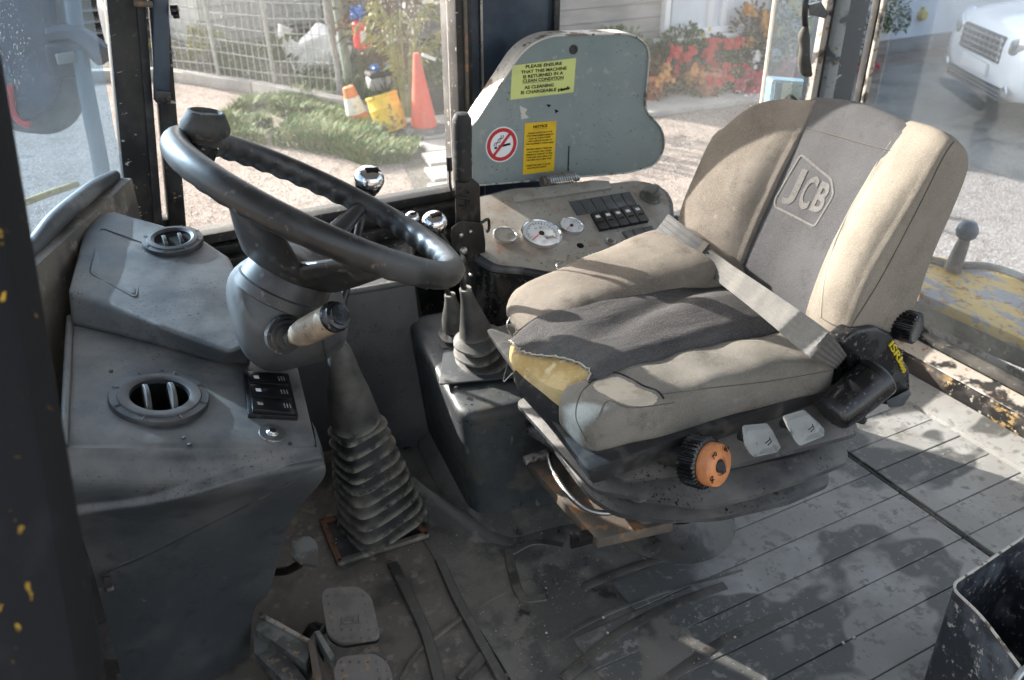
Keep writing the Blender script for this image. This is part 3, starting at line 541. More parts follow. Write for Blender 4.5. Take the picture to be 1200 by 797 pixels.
# the flat dark bar hanging on the front post
wb = thing('blind_bar', at(190, 60, y=1.86), 'flat slate grey blind arm hanging down beside the front post', 'arm')
part('arm_plate', prism([at(u, v_, y=1.868) for u, v_ in ((180, -20), (198, -20), (199, 122), (181, 119))], [at(u, v_, y=1.868)+V((0, .018, 0)) for u, v_ in ((180, -20), (198, -20), (199, 122), (181, 119))], .003), 'machine_blue', wb)
part('arm_tip', prism([at(u, v_, y=1.860) for u, v_ in ((181, 106), (200, 108), (200, 123), (182, 120))], [at(u, v_, y=1.866) for u, v_ in ((181, 106), (200, 108), (200, 123), (182, 120))], .002), 'black_plastic', wb)
part('pivot_bolt', tube([at(157, 4, y=1.862), at(179, 5, y=1.86)], .006, 10), 'rusty_plate', wb)
part('wing_nut', mjoin(lathe([(.001, 0), (.010, 0), (.010, .014), (.001, .016)], at(200, 12, y=1.86), (1, -.2, 0), 14), box(at(206, 16, y=1.86), (.012, .006, .018), None, .002)), 'black_plastic', wb)
# ================================================================ STEERING CONSOLE
dc = thing('steering_console', (.08, 1.35, 0), 'dark grey moulded dashboard tower with round vents, switches and ignition below the wheel', 'dashboard')
TL, TR = at(73, 524, y=1.062), at(371, 524, y=1.03)
FLl, FRr = V((-.064, 1.42, .585)), V((.262, 1.30, .498))
def face_front(a, b):
    "near side of the tower: a across, b down; bulges toward the doorway"
    l = catmull([TL, TL+V((-.002, -.014, -.012)), TL+V((-.006, -.024, -.05)), at(84, 600, y=1.055), at(108, 665, y=1.075), at(144, 797, y=1.10), at(185, 930, y=1.12)], 8)
    r = catmull([TR, TR+V((.002, -.013, -.012)), TR+V((.0, -.018, -.045)), at(341, 611, y=1.075), at(316, 691, y=1.12), at(294, 740, y=1.14), at(296, 930, y=1.16)], 8)
    k = b*(len(l)-1); i = min(len(l)-2, int(k)); t = k-i; p = l[i].lerp(l[i+1], t); q = r[i].lerp(r[i+1], t); s = p.lerp(q, a)
    s.y -= .018*math.sin(PI*a)*min(1, b*3)**.5
    s.y -= .012*max(0, 1-abs(b-(.50-.40*a))*7)**1.0*(1 if b-(.50-.40*a) > 0 else max(0, 1-abs(b-(.50-.40*a))*30))*1.0       # pressed crease running up to the right
    s.y += .0015*noise.noise(V((a*3, b*3, 2)))
    return s
def ledge(a, b):
    p = TL.lerp(TR, a); q = FLl.lerp(FRr, a); s = p.lerp(q, b); s.z += .006*math.sin(PI*a)+.003*noise.noise(V((a*3, b*3, 7)))
    s.z -= .004*(max(0, 1-b*9))**2
    return s
NF = 40
front = grid(face_front, 24, 56); top = grid(ledge, 24, 16)
# right flank (toward the seat) closing the tower
def flank(a, b):
    p = face_front(1, b); q = p+V((-.02, .30, .0)); q.z = p.z-.004 if b > 0 else FRr.z
    s = p.lerp(q, a); s.x += .020*math.sin(PI*min(1, a*1.4)); return s
def lflank(a, b):
    p = face_front(0, b); q = p+V((.03, .42, .0)); s = p.lerp(q, a); return s
def shell(a, b):
    return ledge(a, 1-b/.28) if b < .28 else face_front(a, (b-.28)/.72)
def cut(m, c, r):
    keep = [i for i, q in enumerate(m[1]) if all((V(m[0][j])-c).length > r for j in q)]; return m[0], [m[1][i] for i in keep]
lgm = bev(grid(shell, 60, 220), 0); T0 = BVHTree.FromPolygons(lgm[0], lgm[1]); vcen = on(T0, 187, 468, 0)
lg_full = T0
lg_ = part('tower_shell', cut(lgm, vcen, .069*.70), 'dash_plastic', dc, 60)
part('tower_side', grid(flank, 12, 40), 'dash_plastic', dc, 60)
part('tower_side', grid(lflank, 12, 40), 'dash_side', dc, 60)
part('left_roll', tube([TL+V((.002, 0, 0)), TL.lerp(FLl, .5)+V((.002, 0, .001)), FLl+V((.002, 0, 0))], .006, 10, sm=4), 'dash_plastic', dc, 60)
for q_, r_, m_n in ((((126, 670), (170, 652), (230, 622), (290, 592), (352, 560)), .0016, 'black_matte'), (((128, 667), (170, 649), (215, 627)), .0011, 'console_trim')):
    T_ = lg_full; pts = [on(T_, p.x, p.y, .0002) for p in catmull([V((a, b, 0)) for a, b in q_], 10)]; pts = [p for p in pts if p]
    part('crease_line', tube(pts, r_, 6), m_n, dc)  # dark line paints shade along the crease, pale line its lit lip
# hole with a torn edge low on the left
hp = at(126, 682, y=1.062)
part('torn_slot', box(hp+V((0, -.004, 0)), (.011, .003, .026), Matrix.Rotation(.15, 3, 'Y'), .001), 'black_matte', dc)
part('torn_flap', box(at(129, 690, y=1.058), (.010, .003, .008), None, .001), 'rusty_plate', dc)
# upper pod
pt = [at(79, 339, y=1.43), at(98, 268, z=.655), at(112, 249, z=.655), at(135, 247, z=.655), at(188, 262, z=.645), at(237, 279, z=.635), at(268, 300, z=.62), at(279, 322, z=.61), at(270, 350, z=.60), at(291, 405, z=.575), at(271, 414, z=.575), at(184, 381, z=.60), at(124, 355, z=.618)]
pb = [V((p.x, p.y, 0)) for p in pt]
def dropz(p, k):  # outline at the foot of the pod
    return V((p.x, p.y, .50))
foot = [at(83, 382, z=.583), V((pt[1].x-.01, pt[1].y, .45)), V((pt[2].x-.01, pt[2].y+.02, .45)), V((pt[3].x, pt[3].y+.02, .45)), V((pt[4].x+.01, pt[4].y+.02, .45)), V((pt[5].x+.015, pt[5].y+.01, .45)), V((pt[6].x+.02, pt[6].y, .45)), V((pt[7].x+.02, pt[7].y, .45)), V((pt[8].x+.015, pt[8].y, .45)), at(292, 425, z=.535), at(262, 428, z=.535), at(205, 412, z=.555), at(135, 393, z=.573)]
n_ = len(pt); cen = sum(pt, V())/n_+V((0, 0, .008))
pod = (pt+foot+[cen], [(i, (i+1) % n_, 2*n_) for i in range(n_)]+[(i, n_+i, n_+(i+1) % n_, (i+1) % n_) for i in range(n_)]+[tuple(range(n_, 2*n_))[::-1]])
podo = part('upper_pod', bev(pod, .010, 4, 20), 'dash_plastic', dc, 50)
BT = bvh(podo); LT = lg_full
def lay(T, px, off=.001): return [on(T, u, v_, off) or at(u, v_, z=.6) for u, v_ in px]
q4 = lay(BT, ((120, 270), (168, 288), (158, 346), (107, 318)), -.004); q5 = lay(BT, ((120, 270), (168, 288), (158, 346), (107, 318)), .0022)
part('blank_panel', prism(roundpoly(q4, .012), roundpoly(q5, .012), .0012), 'dash_plastic', dc)
q6 = lay(BT, ((118, 267), (171, 286), (160, 350), (104, 320)), .001)
part('panel_groove', tube(roundpoly(q6, .014), .0011, 6, closed=True), 'black_matte', dc)
def frame3(T, u, v_):
    p = on(T, u, v_, 0); q_ = lambda du, dv: on(T, u+du, v_+dv, 0); a = (q_(-22, 0) or q_(-5, 0) or p+V((-.01, 0, 0)))-(q_(22, 0) or q_(5, 0) or p); b = (q_(0, -18) or q_(0, -5) or p+V((0, .01, 0)))-(q_(0, 18) or q_(0, 5) or p); n = a.cross(b).normalized()
    if n.z < 0: n = -n
    return p, n
def round_vent(T, u, v_, r, k=1.0):
    p, n = frame3(T, u, v_); p = p+n*.0025
    vt = part('air_vent', lathe([(r*.58, .0), (r*.60, .006), (r*.70, .0085), (r*.82, .0075), (r*.84, .0055), (r*.98, .0045), (r*1.0, .001), (r*1.0, -.012)], p, n, 44), 'vent_ring', dc, 30)
    if r > .06: part('vent_bowl', lathe([(.001, -.055), (r*.45, -.055), (r*.57, -.04), (r*.60, .004)], p, n, 32), 'ink', vt)
    else: part('vent_bowl', lathe([(.001, .0012), (r*.4, .0014), (r*.60, .004)], p, n, 32), 'ink', vt)  # shallow black disc paints the dark of a recess the pod lacks
    X = (V((1, 0, 0))-n*n.x).normalized(); Y = n.cross(X)
    for s in (-1, 1):
        c = p+X*s*r*.24; m = []
        out = [c+Y*(r*.52*math.cos(a))+n*(-.012+r*.44*max(0, math.sin(a))) for a in [PI*i/12 for i in range(13)]]
        part('vent_fin', prism([q-X*.0032+X*s*.001 for q in out], [q+X*.0032+X*s*.001 for q in out], .001, 1), 'black_rubber', vt)
    for i in range(8):
        a = i*PI/4+.3; c = p+(X*math.cos(a)+Y*math.sin(a))*r*.91+n*.0062
        part('vent_notch', box(c, (r*.16, .0016, .001), basis(n, X*math.cos(a)+Y*math.sin(a)), .0003, 1), 'black_matte', vt)
round_vent(LT, 187, 468, .069)
round_vent(BT, 203, 284, .052)
# three rocker switches on a shared plinth
sw = lay(LT, ((284, 443), (337, 443), (349, 494), (290, 491)), -.002); n0 = frame3(LT, 315, 468)[1]
swb = part('switch_plinth', prism(roundpoly(sw, .004), roundpoly([p+n0*.009 for p in sw], .004), .001), 'switch_black', dc)
for i in range(3):
    t0, t1 = .04+i*.32, .04+i*.32+.28
    L0, L1 = sw[0].lerp(sw[3], t0), sw[0].lerp(sw[3], t1); R0, R1 = sw[1].lerp(sw[2], t0), sw[1].lerp(sw[2], t1)
    a_, b_, c__, d__ = L0.lerp(R0, .08), L0.lerp(R0, .92), L1.lerp(R1, .92), L1.lerp(R1, .08)
    hh = .005
    rk = part('rocker_switch', prism([p+n0*.008 for p in (a_, b_, c__, d__)], [a_+n0*.016, b_+n0*.012, c__+n0*.012, d__+n0*.016], .0012), 'switch_black', dc)
    cc = (a_+d__)/2*.8+(b_+c__)/2*.2; part('switch_lens', box(cc+n0*.0153, (.008, .008, .0008), basis(n0, b_-a_), .0002, 1), 'lamp_white' if i < 2 else 'rusty_plate', rk)
    for j in range(3):
        cc = (a_+d__)/2*(.22-.07*j)+(b_+c__)/2*(.78+.07*j); part('switch_rib', box(cc+n0*.0133, (.0012, .011, .0014), basis(n0, b_-a_), .0003, 1), 'pale_plastic', rk)
p, n = frame3(LT, 319, 508)
ks = part('ignition_switch', lathe([(.001, .0030), (.008, .0032), (.0088, .0022), (.019, .0018), (.0195, .0002), (.0195, -.002)], p, n, 32), 'steel', dc)
part('key_slot', lathe([(.001, .0066), (.0055, .0062), (.0065, .0034), (.0065, .001)], p, n, 20), 'chrome', ks)
part('slot', box(p+n*.0068, (.006, .0014, .0006), basis(n), 0), 'ink', ks)
for u, v_ in ((130, 435), (189, 435), (222, 521), (215, 513), (108, 258), (340, 520)):
    T = BT if v_ < 300 else LT; q = on(T, u, v_)
    if q: part('plug', lathe([(.001, .002), (.0028, .0016), (.003, -.001)], q, (0, 0, 1), 10), 'black_matte', dc)
# ---------------------------------------------------------------- steering column and wheel
WN = V((.5202, .0121, .8539)).normalized(); WC = CAM+ray(376.3, 241.8)*1.093
sc_ = thing('steering_column', (.18, 1.30, .45), 'black three spoke steering wheel with spinner knob on its rounded grey column', 'steering wheel')
XW = (V((1, 0, 0))-WN*WN.x).normalized(); YW = WN.cross(XW)
base_c = WC-WN*.245+YW*.02
SC0, SC1 = WC-WN*.128+XW*.002, at(343, 376, z=.57)
SAX = (SC0-SC1).normalized(); XS = (V((1, 0, 0))-SAX*SAX.x).normalized(); YS = SAX.cross(XS)
def shr(t, ru, rw, e=.62): return sring(SC0.lerp(SC1, t), XS, YS, ru, rw, 40, e)
part('shroud', rings2mesh([shr(-.02, .050, .052, .95), shr(.02, .060, .062, .9), shr(.12, .068, .070, .8), shr(.30, .078, .078, .68), shr(.55, .083, .082, .62), shr(.80, .082, .082, .6), shr(1.0, .070, .072, .6), shr(1.12, .05, .05, .6)]), 'dash_plastic', sc_, 50)
part('shroud_seam', tube([SC0.lerp(SC1, t)-YS*(w_+.0005)+XS*.035 for t, w_ in ((.12, .069), (.30, .077), (.55, .081), (.80, .081))], .0011, 6, sm=3), 'black_matte', sc_)
sp0 = on(bvh(sc_.children[0]), 333, 392, 0) or at(333, 392, y=1.2)
sA = V((.22, -.93, .12)).normalized()
stk = part('stalk_boot', lathe([(.026, -.004), (.026, .004), (.022, .0045), (.022, .009), (.017, .0095), (.017, .014), (.011, .015), (.010, .026), (.001, .027)], sp0, sA, 28), 'black_rubber', sc_)
s0, s1 = at(352, 392, y=1.135), at(392, 373, y=1.02)
s0 = sp0+sA*.02; s1 = CAM+ray(391, 372)*( (s0-CAM).dot(FW)-.06 ); sd = (s1-s0).normalized()
part('stalk_grip', lathe([(.008, .0), (.011, .012), (.015, .016), (.0175, .030), (.0185, .052), (.0185, (s1-s0).length), (.001, (s1-s0).length+.001)], s0, sd, 28), 'wood_grip', sc_)
part('stalk_cap', lathe([(.0192, 0), (.0196, .006), (.0175, .009), (.0172, .012), (.013, .013), (.0125, .0155), (.001, .0165)], s1-sd*.002, sd, 28), 'black_plastic', sc_)
RW, rW = .1853, .0168
rp = []; N_ = 216; rad = []
for i in range(N_):
    a = 2*PI*i/N_; rp.append(a)
v, f = [], []; k = 20
for i, a in enumerate(rp):
    d = XW*math.cos(a)+YW*math.sin(a); c = WC+d*RW
    for j in range(k):
        b_ = 2*PI*j/k; ln = max(0, math.cos(b_-3.9))**1.5
        r = rW*(1+.02*math.cos(b_))+.0020*ln*math.cos(a*40)-.0010*ln
        v.append(c+d*math.cos(b_)*r*1.0+WN*math.sin(b_)*r*1.06)
for i in range(N_):
    for j in range(k): f.append((i*k+j, i*k+(j+1) % k, ((i+1) % N_)*k+(j+1) % k, ((i+1) % N_)*k+j))
wh = part('steering_wheel', (v, f), 'wheel_rubber', sc_, 60)
HB = WC-WN*.082
part('hub', lathe([(.001, .020), (.034, .018), (.046, .012), (.052, .0), (.056, -.014), (.059, -.030), (.0595, -.033), (.062, -.035), (.063, -.048), (.055, -.052)], HB, WN, 48), 'wheel_rubber', wh, 40)
def wang(u, v_):
    p = onplane(u, v_, WC, WN)-WC; return math.atan2(p.dot(YW), p.dot(XW))
for aa, wd in ((wang(425, 240), .019), (wang(234, 226), .052), (wang(468, 318), .048)):
    d = XW*math.cos(aa)+YW*math.sin(aa); s = WN.cross(d)
    rr_ = [(.025, wd*1.0, .016, -.004), (.055, wd*1.0, .016, .004), (.095, wd*.88, .012, .028), (.135, wd*.72, .010, .054), (.165, wd*.56, .009, .072), (.180, wd*.48, .009, .080)]
    part('spoke', rings2mesh([sring(HB+d*q+WN*hh, s, WN, w_, t_, 24, .8) for q, w_, t_, hh in rr_]), 'wheel_rubber', wh, 50)
ak = wang(236, 178); d = XW*math.cos(ak)+YW*math.sin(ak); kb_ = onplane(236, 178, WC, WN)
kd = (WN*1.0).normalized(); up_ = V((.22, .0, .97)).normalized()
part('spinner_knob', lathe([(.015, -.004), (.0165, .002), (.019, .008), (.0265, .013), (.0292, .018), (.0288, .024), (.0235, .035), (.0212, .0400), (.0185, .0408), (.016, .037), (.001, .0365)], kb_+WN*.010, up_, 36), 'black_rubber', wh, 40)
part('knob_clamp', tube([kb_-WN*.018, kb_+WN*.012], [.019, .017], 16), 'black_plastic', wh)
# ================================================================ SIDE CONSOLE
cs = thing('side_console', (1.0, 1.62, 0), 'beige instrument panel with gauges and rocker switches behind the seat cushion', 'instrument panel')
cpx = [(545, 232), (600, 218), (700, 214), (745, 209), (765, 212), (782, 220), (790, 234), (792, 262), (770, 300), (700, 330), (645, 322), (610, 316), (575, 313), (556, 300), (540, 290)]
PZ = .5; CA = R(20); CN = V((0, -math.sin(CA), math.cos(CA))); CP = V((0, 1.75, .555))
XC = Matrix.Translation(CP)@Matrix.Rotation(CA, 4, 'X')@Matrix.Translation(V((0, -1.75, -PZ))); XI = XC.inverted()
def P5(u, v, z=PZ):
    q = XI@onplane(u, v, CP, CN); q.z = z; return q
ct = roundpoly([P5(u, v_) for u, v_ in cpx], .02, 3)
cen = sum(ct, V())/len(ct)
tl_ = [XC@V((p.x, p.y, PZ-.018)) for p in ct]
part('console_body', prism([V((p.x, p.y+.0, .03)) for p in tl_], tl_, .004), 'black_plastic', cs)
XF = XC
part('console_trim', prism([V((p.x, p.y, .4825)) for p in ct], [p+V((0, 0, -.005)) for p in ct], .005), 'console_trim', cs)
ci = [p.lerp(cen, .055) for p in ct]
part('panel_plate', prism([p-V((0, 0, .003)) for p in ci], [V((p.x, p.y, .5)) for p in ci], .0015), 'beige_panel', cs)
hz = [P5(*q) for q in ((600, 232), (603, 238), (716, 222), (713, 214), (695, 213), (612, 224))]
part('hinge_plate', prism([p for p in hz], [p+V((0, 0, .006)) for p in hz], .0015), 'beige_panel', cs)
def gauge(u, v_, r, ticks, face='gauge_face', sub=True):
    c = P5(u, v_, PZ+.008)
    g = part('gauge', lathe([(r*.90, -.001), (r*.91, .0005), (r*.95, .0018), (r*1.0, .0010), (r*1.02, -.003), (r*1.0, -.009)], c, (0, 0, 1), 44), 'chrome', cs, 40)
    part('gauge_dial', lathe([(.0005, -.0012), (r*.905, -.0012), (r*.905, -.006)], c, (0, 0, 1), 40), face, g)
    if ticks:
        tk = []
        for i in range(ticks):
            a = R(215)-R(250)*i/(ticks-1)+R(-10); d = V((math.cos(a), math.sin(a), 0)); ln = r*(.16 if i % 3 == 0 else .09)
            tk.append(box(c+d*(r*.76-ln/2)+V((0, 0, -.0009)), (ln, r*.03, .0004), basis((0, 0, 1), d), 0))
        part('gauge_ticks', mjoin(*tk), 'ink', g, 0)
        a = R(205); d = V((math.cos(a), math.sin(a), 0))
        part('gauge_needle', mjoin(box(c+d*r*.30+V((0, 0, .0004)), (r*.62, r*.05, .0006), basis((0, 0, 1), d), 0), ), 'red_print', g, 0)
        part('needle_hub', lathe([(.0005, .0005), (r*.12, .0015), (r*.14, -.001)], c, (0, 0, 1), 18), 'ink', g)
    return g, c
gauge(591, 278, .0265, 0, 'gauge_blank')
g1, c1 = gauge(634, 276, .0475, 22)
part('hour_counter', box(c1+V((.012, -.017, -.0008)), (.022, .008, .0007), None, .0003), 'gauge_blank', g1)
text('gauge_print', '10   20', c1+V((0, .018, -.0008)), (1, 0, 0), (0, 1, 0), .007, 'ink', g1, .0001)
g2_, c2 = gauge(669, 267, .0275, 10)
# switches: row of six blanks, row of five lamps-rockers, row of three blanks
def qrow(a, b, c, d, n, h, mt, nm, lens=False, gap=.06):
    a, b, c, d = [P5(*q) for q in (a, b, c, d)]; Z = V((0, 0, 1))
    for i in range(n):
        t0, t1 = (i+gap/2)/n, (i+1-gap/2)/n; q = [a.lerp(b, t0), a.lerp(b, t1), d.lerp(c, t1), d.lerp(c, t0)]
        if not lens: part(nm, prism([p-Z*.002 for p in q], [p+Z*h for p in q], .001, 1), mt, cs)
        else:
            s = part(nm, prism([p-Z*.002 for p in q], [q[0]+Z*(h*.55), q[1]+Z*(h*.55), q[2]+Z*h, q[3]+Z*h], .0012, 1), mt, cs)
            c4 = (q[0]+q[1])*.36+(q[2]+q[3])*.14; part('switch_lens', box(c4+Z*(h*.68), (.011, .009, .0012), basis((0, 0, 1), q[1]-q[0]), .0003, 1), 'lamp_white', s)
            c4 = (q[0]+q[1])*.2+(q[2]+q[3])*.3; part('switch_bar', box(c4+Z*(h*.86), (.016, .004, .003), basis((0, 0, 1), q[1]-q[0]), .0006, 1), 'black_plastic', s)
qrow((666, 237), (738, 225), (747, 240), (676, 253), 6, .0025, 'console_trim', 'blank_cover')
qrow((691, 252), (749, 241), (760, 261), (702, 272), 5, .010, 'switch_black', 'rocker_switch', True)
qrow((728, 272), (764, 265), (772, 280), (739, 288), 3, .003, 'console_trim', 'blank_cover')
p = P5(762, 231, PZ)
kn = part('rotary_dial', lathe([(.028, -.001), (.028, .003), (.024, .005), (.0225, .009), (.021, .018), (.001, .020)], p, (0, 0, 1), 30), 'dial_olive', cs)
part('dial_bar', box(p+V((0, 0, .022)), (.046, .017, .012), Matrix.Rotation(.5, 3, 'Z'), .004), 'dial_olive', kn)

tm_ = text(None, 'o', P5(774, 228)+V((0, 0, .0006)), (1, 0, 0), (0, 1, 0), .014, 'red_print', None, .0002); part('dial_mark', tm_, 'red_print', cs, 0)
part('cable_hole', lathe([(.001, .0006), (.0085, .0006), (.0085, -.001)], P5(680, 288), (0, 0, 1), 18), 'ink', cs)
s_ = part('socket', lathe([(.007, .0015), (.0105, .004), (.0125, .003), (.0130, -.001)], P5(715, 283), (0, 0, 1), 24), 'steel', cs); part('socket_bore', lathe([(.001, .001), (.0075, .001), (.0075, -.001)], P5(715, 283), (0, 0, 1), 18), 'rusty_plate', s_)
ky = part('key_switch', lathe([(.001, .004), (.010, .004), (.011, .002), (.016, .002), (.017, -.001)], P5(657, 312), (0, 0, 1), 26), 'steel', cs)
part('key', prism([P5(664, 308)+V((x, 0, z)) for x, z in ((-.002, .003), (.002, .003), (.004, .022), (-.004, .022))], [P5(664, 308)+V((x, .0015, z)) for x, z in ((-.002, .003), (.002, .003), (.004, .022), (-.004, .022))], .0004), 'chrome', ky)
part('key', prism([P5(656, 314)+V((x, 0, z)) for x, z in ((-.006, .003), (.002, .003), (.008, .016), (-.010, .012))], [P5(656, 314)+V((x, .0015, z)) for x, z in ((-.006, .003), (.002, .003), (.008, .016), (-.010, .012))], .0004), 'chrome', ky)
for i in range(4):
    for (u, v_) in ((690+i*4.5, 300-i*1.0), (713+i*4.5, 295-i*1.0)):
        part('print_stripe', box(P5(u, v_, PZ+.0006), (.0022, .014, .0004), Matrix.Rotation(-.5, 3, 'Z'), 0), 'white_print', cs, 0)
XF = None
# ---------------------------------------------------------------- hinged cover standing open
LY = 1.765
cv = thing('hinged_cover', at(650, 215, y=LY), 'grey green steel console cover standing open with yellow notices and a no smoking sign', 'cover')
LN = V((0, -1, .0)); Lp = lambda u, v_, o=0: at(u, v_, y=LY-o)
opx = [(552, 218), (548, 150), (556, 143), (612, 57), (640, 41), (742, 38), (762, 54), (758, 100), (755, 128), (776, 150), (780, 172), (768, 194), (735, 203), (640, 211)]
ol = roundpoly([Lp(*q) for q in opx], [.01, .02, .05, .06, .05, .045, .05, .04, .06, .05, .045, .04, .02, .01], 6)
oc_ = sum(ol, V())/len(ol)
part('cover_panel', prism(ol, [p+V((0, .004, 0)) for p in ol], .0012), 'cover_paint', cv)
k = len(ol); fl_v = [p+V((0, -.001, 0)) for p in ol]+[p+V((0, -.022, 0)) for p in ol]
inn = [p+(oc_-p).normalized()*.004 for p in ol]
# the turned edge: a real flange round the sheet, deeper behind
vv = [p+V((0, -.004, 0)) for p in ol]+[p+V((0, .050, 0)) for p in ol]+[q+V((0, .050, 0)) for q in inn]+[q+V((0, -.004, 0)) for q in inn]
ff = [(a*k+i, a*k+(i+1) % k, ((a+1) % 4)*k+(i+1) % k, ((a+1) % 4)*k+i) for a in range(4) for i in range(k)]
part('turned_edge', (vv, ff), 'cover_edge_lit', cv, 40)
part('lock_hole', lathe([(.001, .0005), (.0075, .001), (.0080, .003), (.0105, .0032), (.011, .0)], Lp(672, 58, .0005), (0, -1, 0), 24), 'black_rubber', cv)
def sticker(name, px4, mt, th=.0006):
    q = [Lp(u, v_, .0004) for u, v_ in px4]; return part(name, prism(q, [p+V((0, -th, 0)) for p in q], 0), mt, cv, 0)
def stext(par, body, ua, va, ub, vb, hpx, mt, bold=.0, font_w=None):
    "one line of print from the left pixel to the right pixel, letter height in pixels"
    a, b = Lp(ua, va, .0012), Lp(ub, vb, .0012); wd = (b-a).length; x = (b-a).normalized(); y = V((0, -1, 0)).cross(x)*-1
    y = V((0, 0, 1))-x*x.z; y.normalize(); px_h = (Lp(ua, va)-Lp(ua, va+hpx)).length
    m = text(None, body, (0, 0, 0), (1, 0, 0), (0, 1, 0), px_h/.70, mt, None, .0001, bold*px_h)
    xs = [p[0] for p in m[0]]; w0 = max(xs)-min(xs); mid = (max(xs)+min(xs))/2; s = wd/w0; c = (a+b)/2; z = x.cross(y)
    return part('lettering', ([c+x*((p[0]-mid)*s)+y*p[1]+z*p[2] for p in m[0]], m[1]), mt, par, 0)
st1 = sticker('notice_sticker', ((600, 77), (675, 68), (672, 108), (598, 117)), 'yellow_sticker')
for body, ua, va, ub, vb in (('PLEASE ENSURE', 616, 78.5, 658.5, 74.5), ('THAT THIS MACHINE', 610.5, 85, 664, 80), ('IS RETURNED IN A', 613, 90.5, 660, 85.5), ('CLEAN CONDITION', 612.5, 95.5, 660.5, 91), ('AS CLEANING', 614.5, 103, 649, 99.7), ('IS CHARGEABLE', 610.5, 109, 652, 105)):
    stext(st1, body, ua, va, ub, vb, 3.6, 'ink', .05)
a_, b_ = Lp(612, 98.4, .0011), Lp(660, 93.6, .0011); part('underline', prism([a_, b_, b_+V((0, 0, .0007)), a_+V((0, 0, .0007))], [p+V((0, -.0002, 0)) for p in (a_, b_, b_+V((0, 0, .0007)), a_+V((0, 0, .0007)))], 0), 'ink', st1, 0)
stext(st1, 'Hawk', 654, 106.0, 668.5, 102.5, 3.2, 'ink', .10)
a_, b_ = Lp(653, 107.8, .0011), Lp(667, 104.9, .0011); part('underline', prism([a_, b_, b_+V((0, 0, .0009)), a_+V((0, 0, .0009))], [p+V((0, -.0002, 0)) for p in (a_, b_, b_+V((0, 0, .0009)), a_+V((0, 0, .0009)))], 0), 'ink', st1, 0)
st2 = sticker('amber_sticker', ((615, 144.5), (652, 141.5), (649, 200.5), (612.5, 204.5)), 'amber_sticker')
stext(st2, 'NOTICE', 625, 149, 641.5, 147.3, 3.0, 'ink', .06)
a_, b_ = Lp(625, 151.8, .0011), Lp(641.5, 150.1, .0011); part('underline', prism([a_, b_, b_+V((0, 0, .0006)), a_+V((0, 0, .0006))], [p+V((0, -.0002, 0)) for p in (a_, b_, b_+V((0, 0, .0006)), a_+V((0, 0, .0006)))], 0), 'ink', st2, 0)
for i, (body, ua, ub) in enumerate((('PLEASE NOTE THAT IT IS', 619, 647), ('THE HIRERS RESPONSIBILITY', 617, 649), ('FOR ALL PUNCTURES', 620, 645), ('TYRE DAMAGE CAUSED TO', 618.5, 647), ('THIS EQUIPMENT WHEN HIRED', 616, 649), ('', 0, 0), ('BEFORE HIRING TYRES ARE', 617, 647), ('PUNCTURED WILL CAUSE', 618, 646), ('IMMEDIATE DAMAGE TO THE', 616.5, 647), ('TYRE AND WILL RESULT IN', 616.5, 646.5), ('THE NEED FOR A NEW TYRE', 616.5, 646), ('', 0, 0), ('PLEASE TAKE CARE TO AVOID', 617, 645), ('PUNCTURES AND DAMAGE', 618, 640))):
    if body: vv_ = 155.5+i*3.15; stext(st2, body, ua, vv_+1.2, ub, vv_-1.4, 1.55, 'ink', .05)
# no smoking roundel
nc = Lp(588, 169.5, .0006); rn = (Lp(588, 169.5)-Lp(606.5, 168)).length
ns = part('no_smoking_sign', lathe([(.0005, .0003), (rn, .0003), (rn, -.0002)], nc, (0, -1, 0), 40), 'white_print', cv, 0)
part('red_ring', lathe([(rn*.72, .0004), (rn*.72, .0009), (rn*.93, .0009), (rn*.93, .0004)], nc, (0, -1, 0), 44), 'red_print', ns, 0)
part('red_bar', box(nc+V((0, -.0007, 0)), (rn*1.5, .0006, rn*.17), Matrix.Rotation(R(-47), 3, 'Y'), 0), 'red_print', ns, 0)
part('cigarette', mjoin(box(nc+V((rn*.16, -.0005, -.004*0-rn*.06)), (rn*.75, .0003, rn*.13), Matrix.Rotation(R(-4), 3, 'Y'), 0), box(nc+V((-rn*.38, -.0005, -rn*.13)), (rn*.16, .0003, rn*.13), Matrix.Rotation(R(-4), 3, 'Y'), 0)), 'ink', ns, 0)
part('smoke_curl', mjoin(*[tube([nc+V((rn*(-.50+dx+.0), -.0006, rn*(-.02))), nc+V((rn*(-.42+dx), -.0006, rn*.14)), nc+V((rn*(-.26+dx), -.0006, rn*.16)), nc+V((rn*(-.22+dx), -.0006, rn*.32)), nc+V((rn*(-.05+dx), -.0006, rn*.38)), nc+V((rn*(-.04+dx), -.0006, rn*.54))], rn*.022, 5, sm=4) for dx in (0, .13)]), 'ink', ns, 0)
# scrapes where older stickers were
for px_ in (((609, 124), (618, 128), (615, 133), (620, 138), (611, 140)), ((640, 122), (646, 123), (643, 126)), ((650, 128), (655, 130), (651, 133))):
    q = [Lp(u, v_, .0003) for u, v_ in px_]; part('glue_mark', prism(q, [p+V((0, -.0003, 0)) for p in q], 0), 'cover_edge_lit' if len(q) > 3 else 'ink', cv, 0)
part('scratch', prism([Lp(u, v_, .0003) for u, v_ in ((666, 171), (667.5, 171), (666.5, 202), (665, 202))], [Lp(u, v_, .0007) for u, v_ in ((666, 171), (667.5, 171), (666.5, 202), (665, 202))], 0), 'dark_steel', cv, 0)
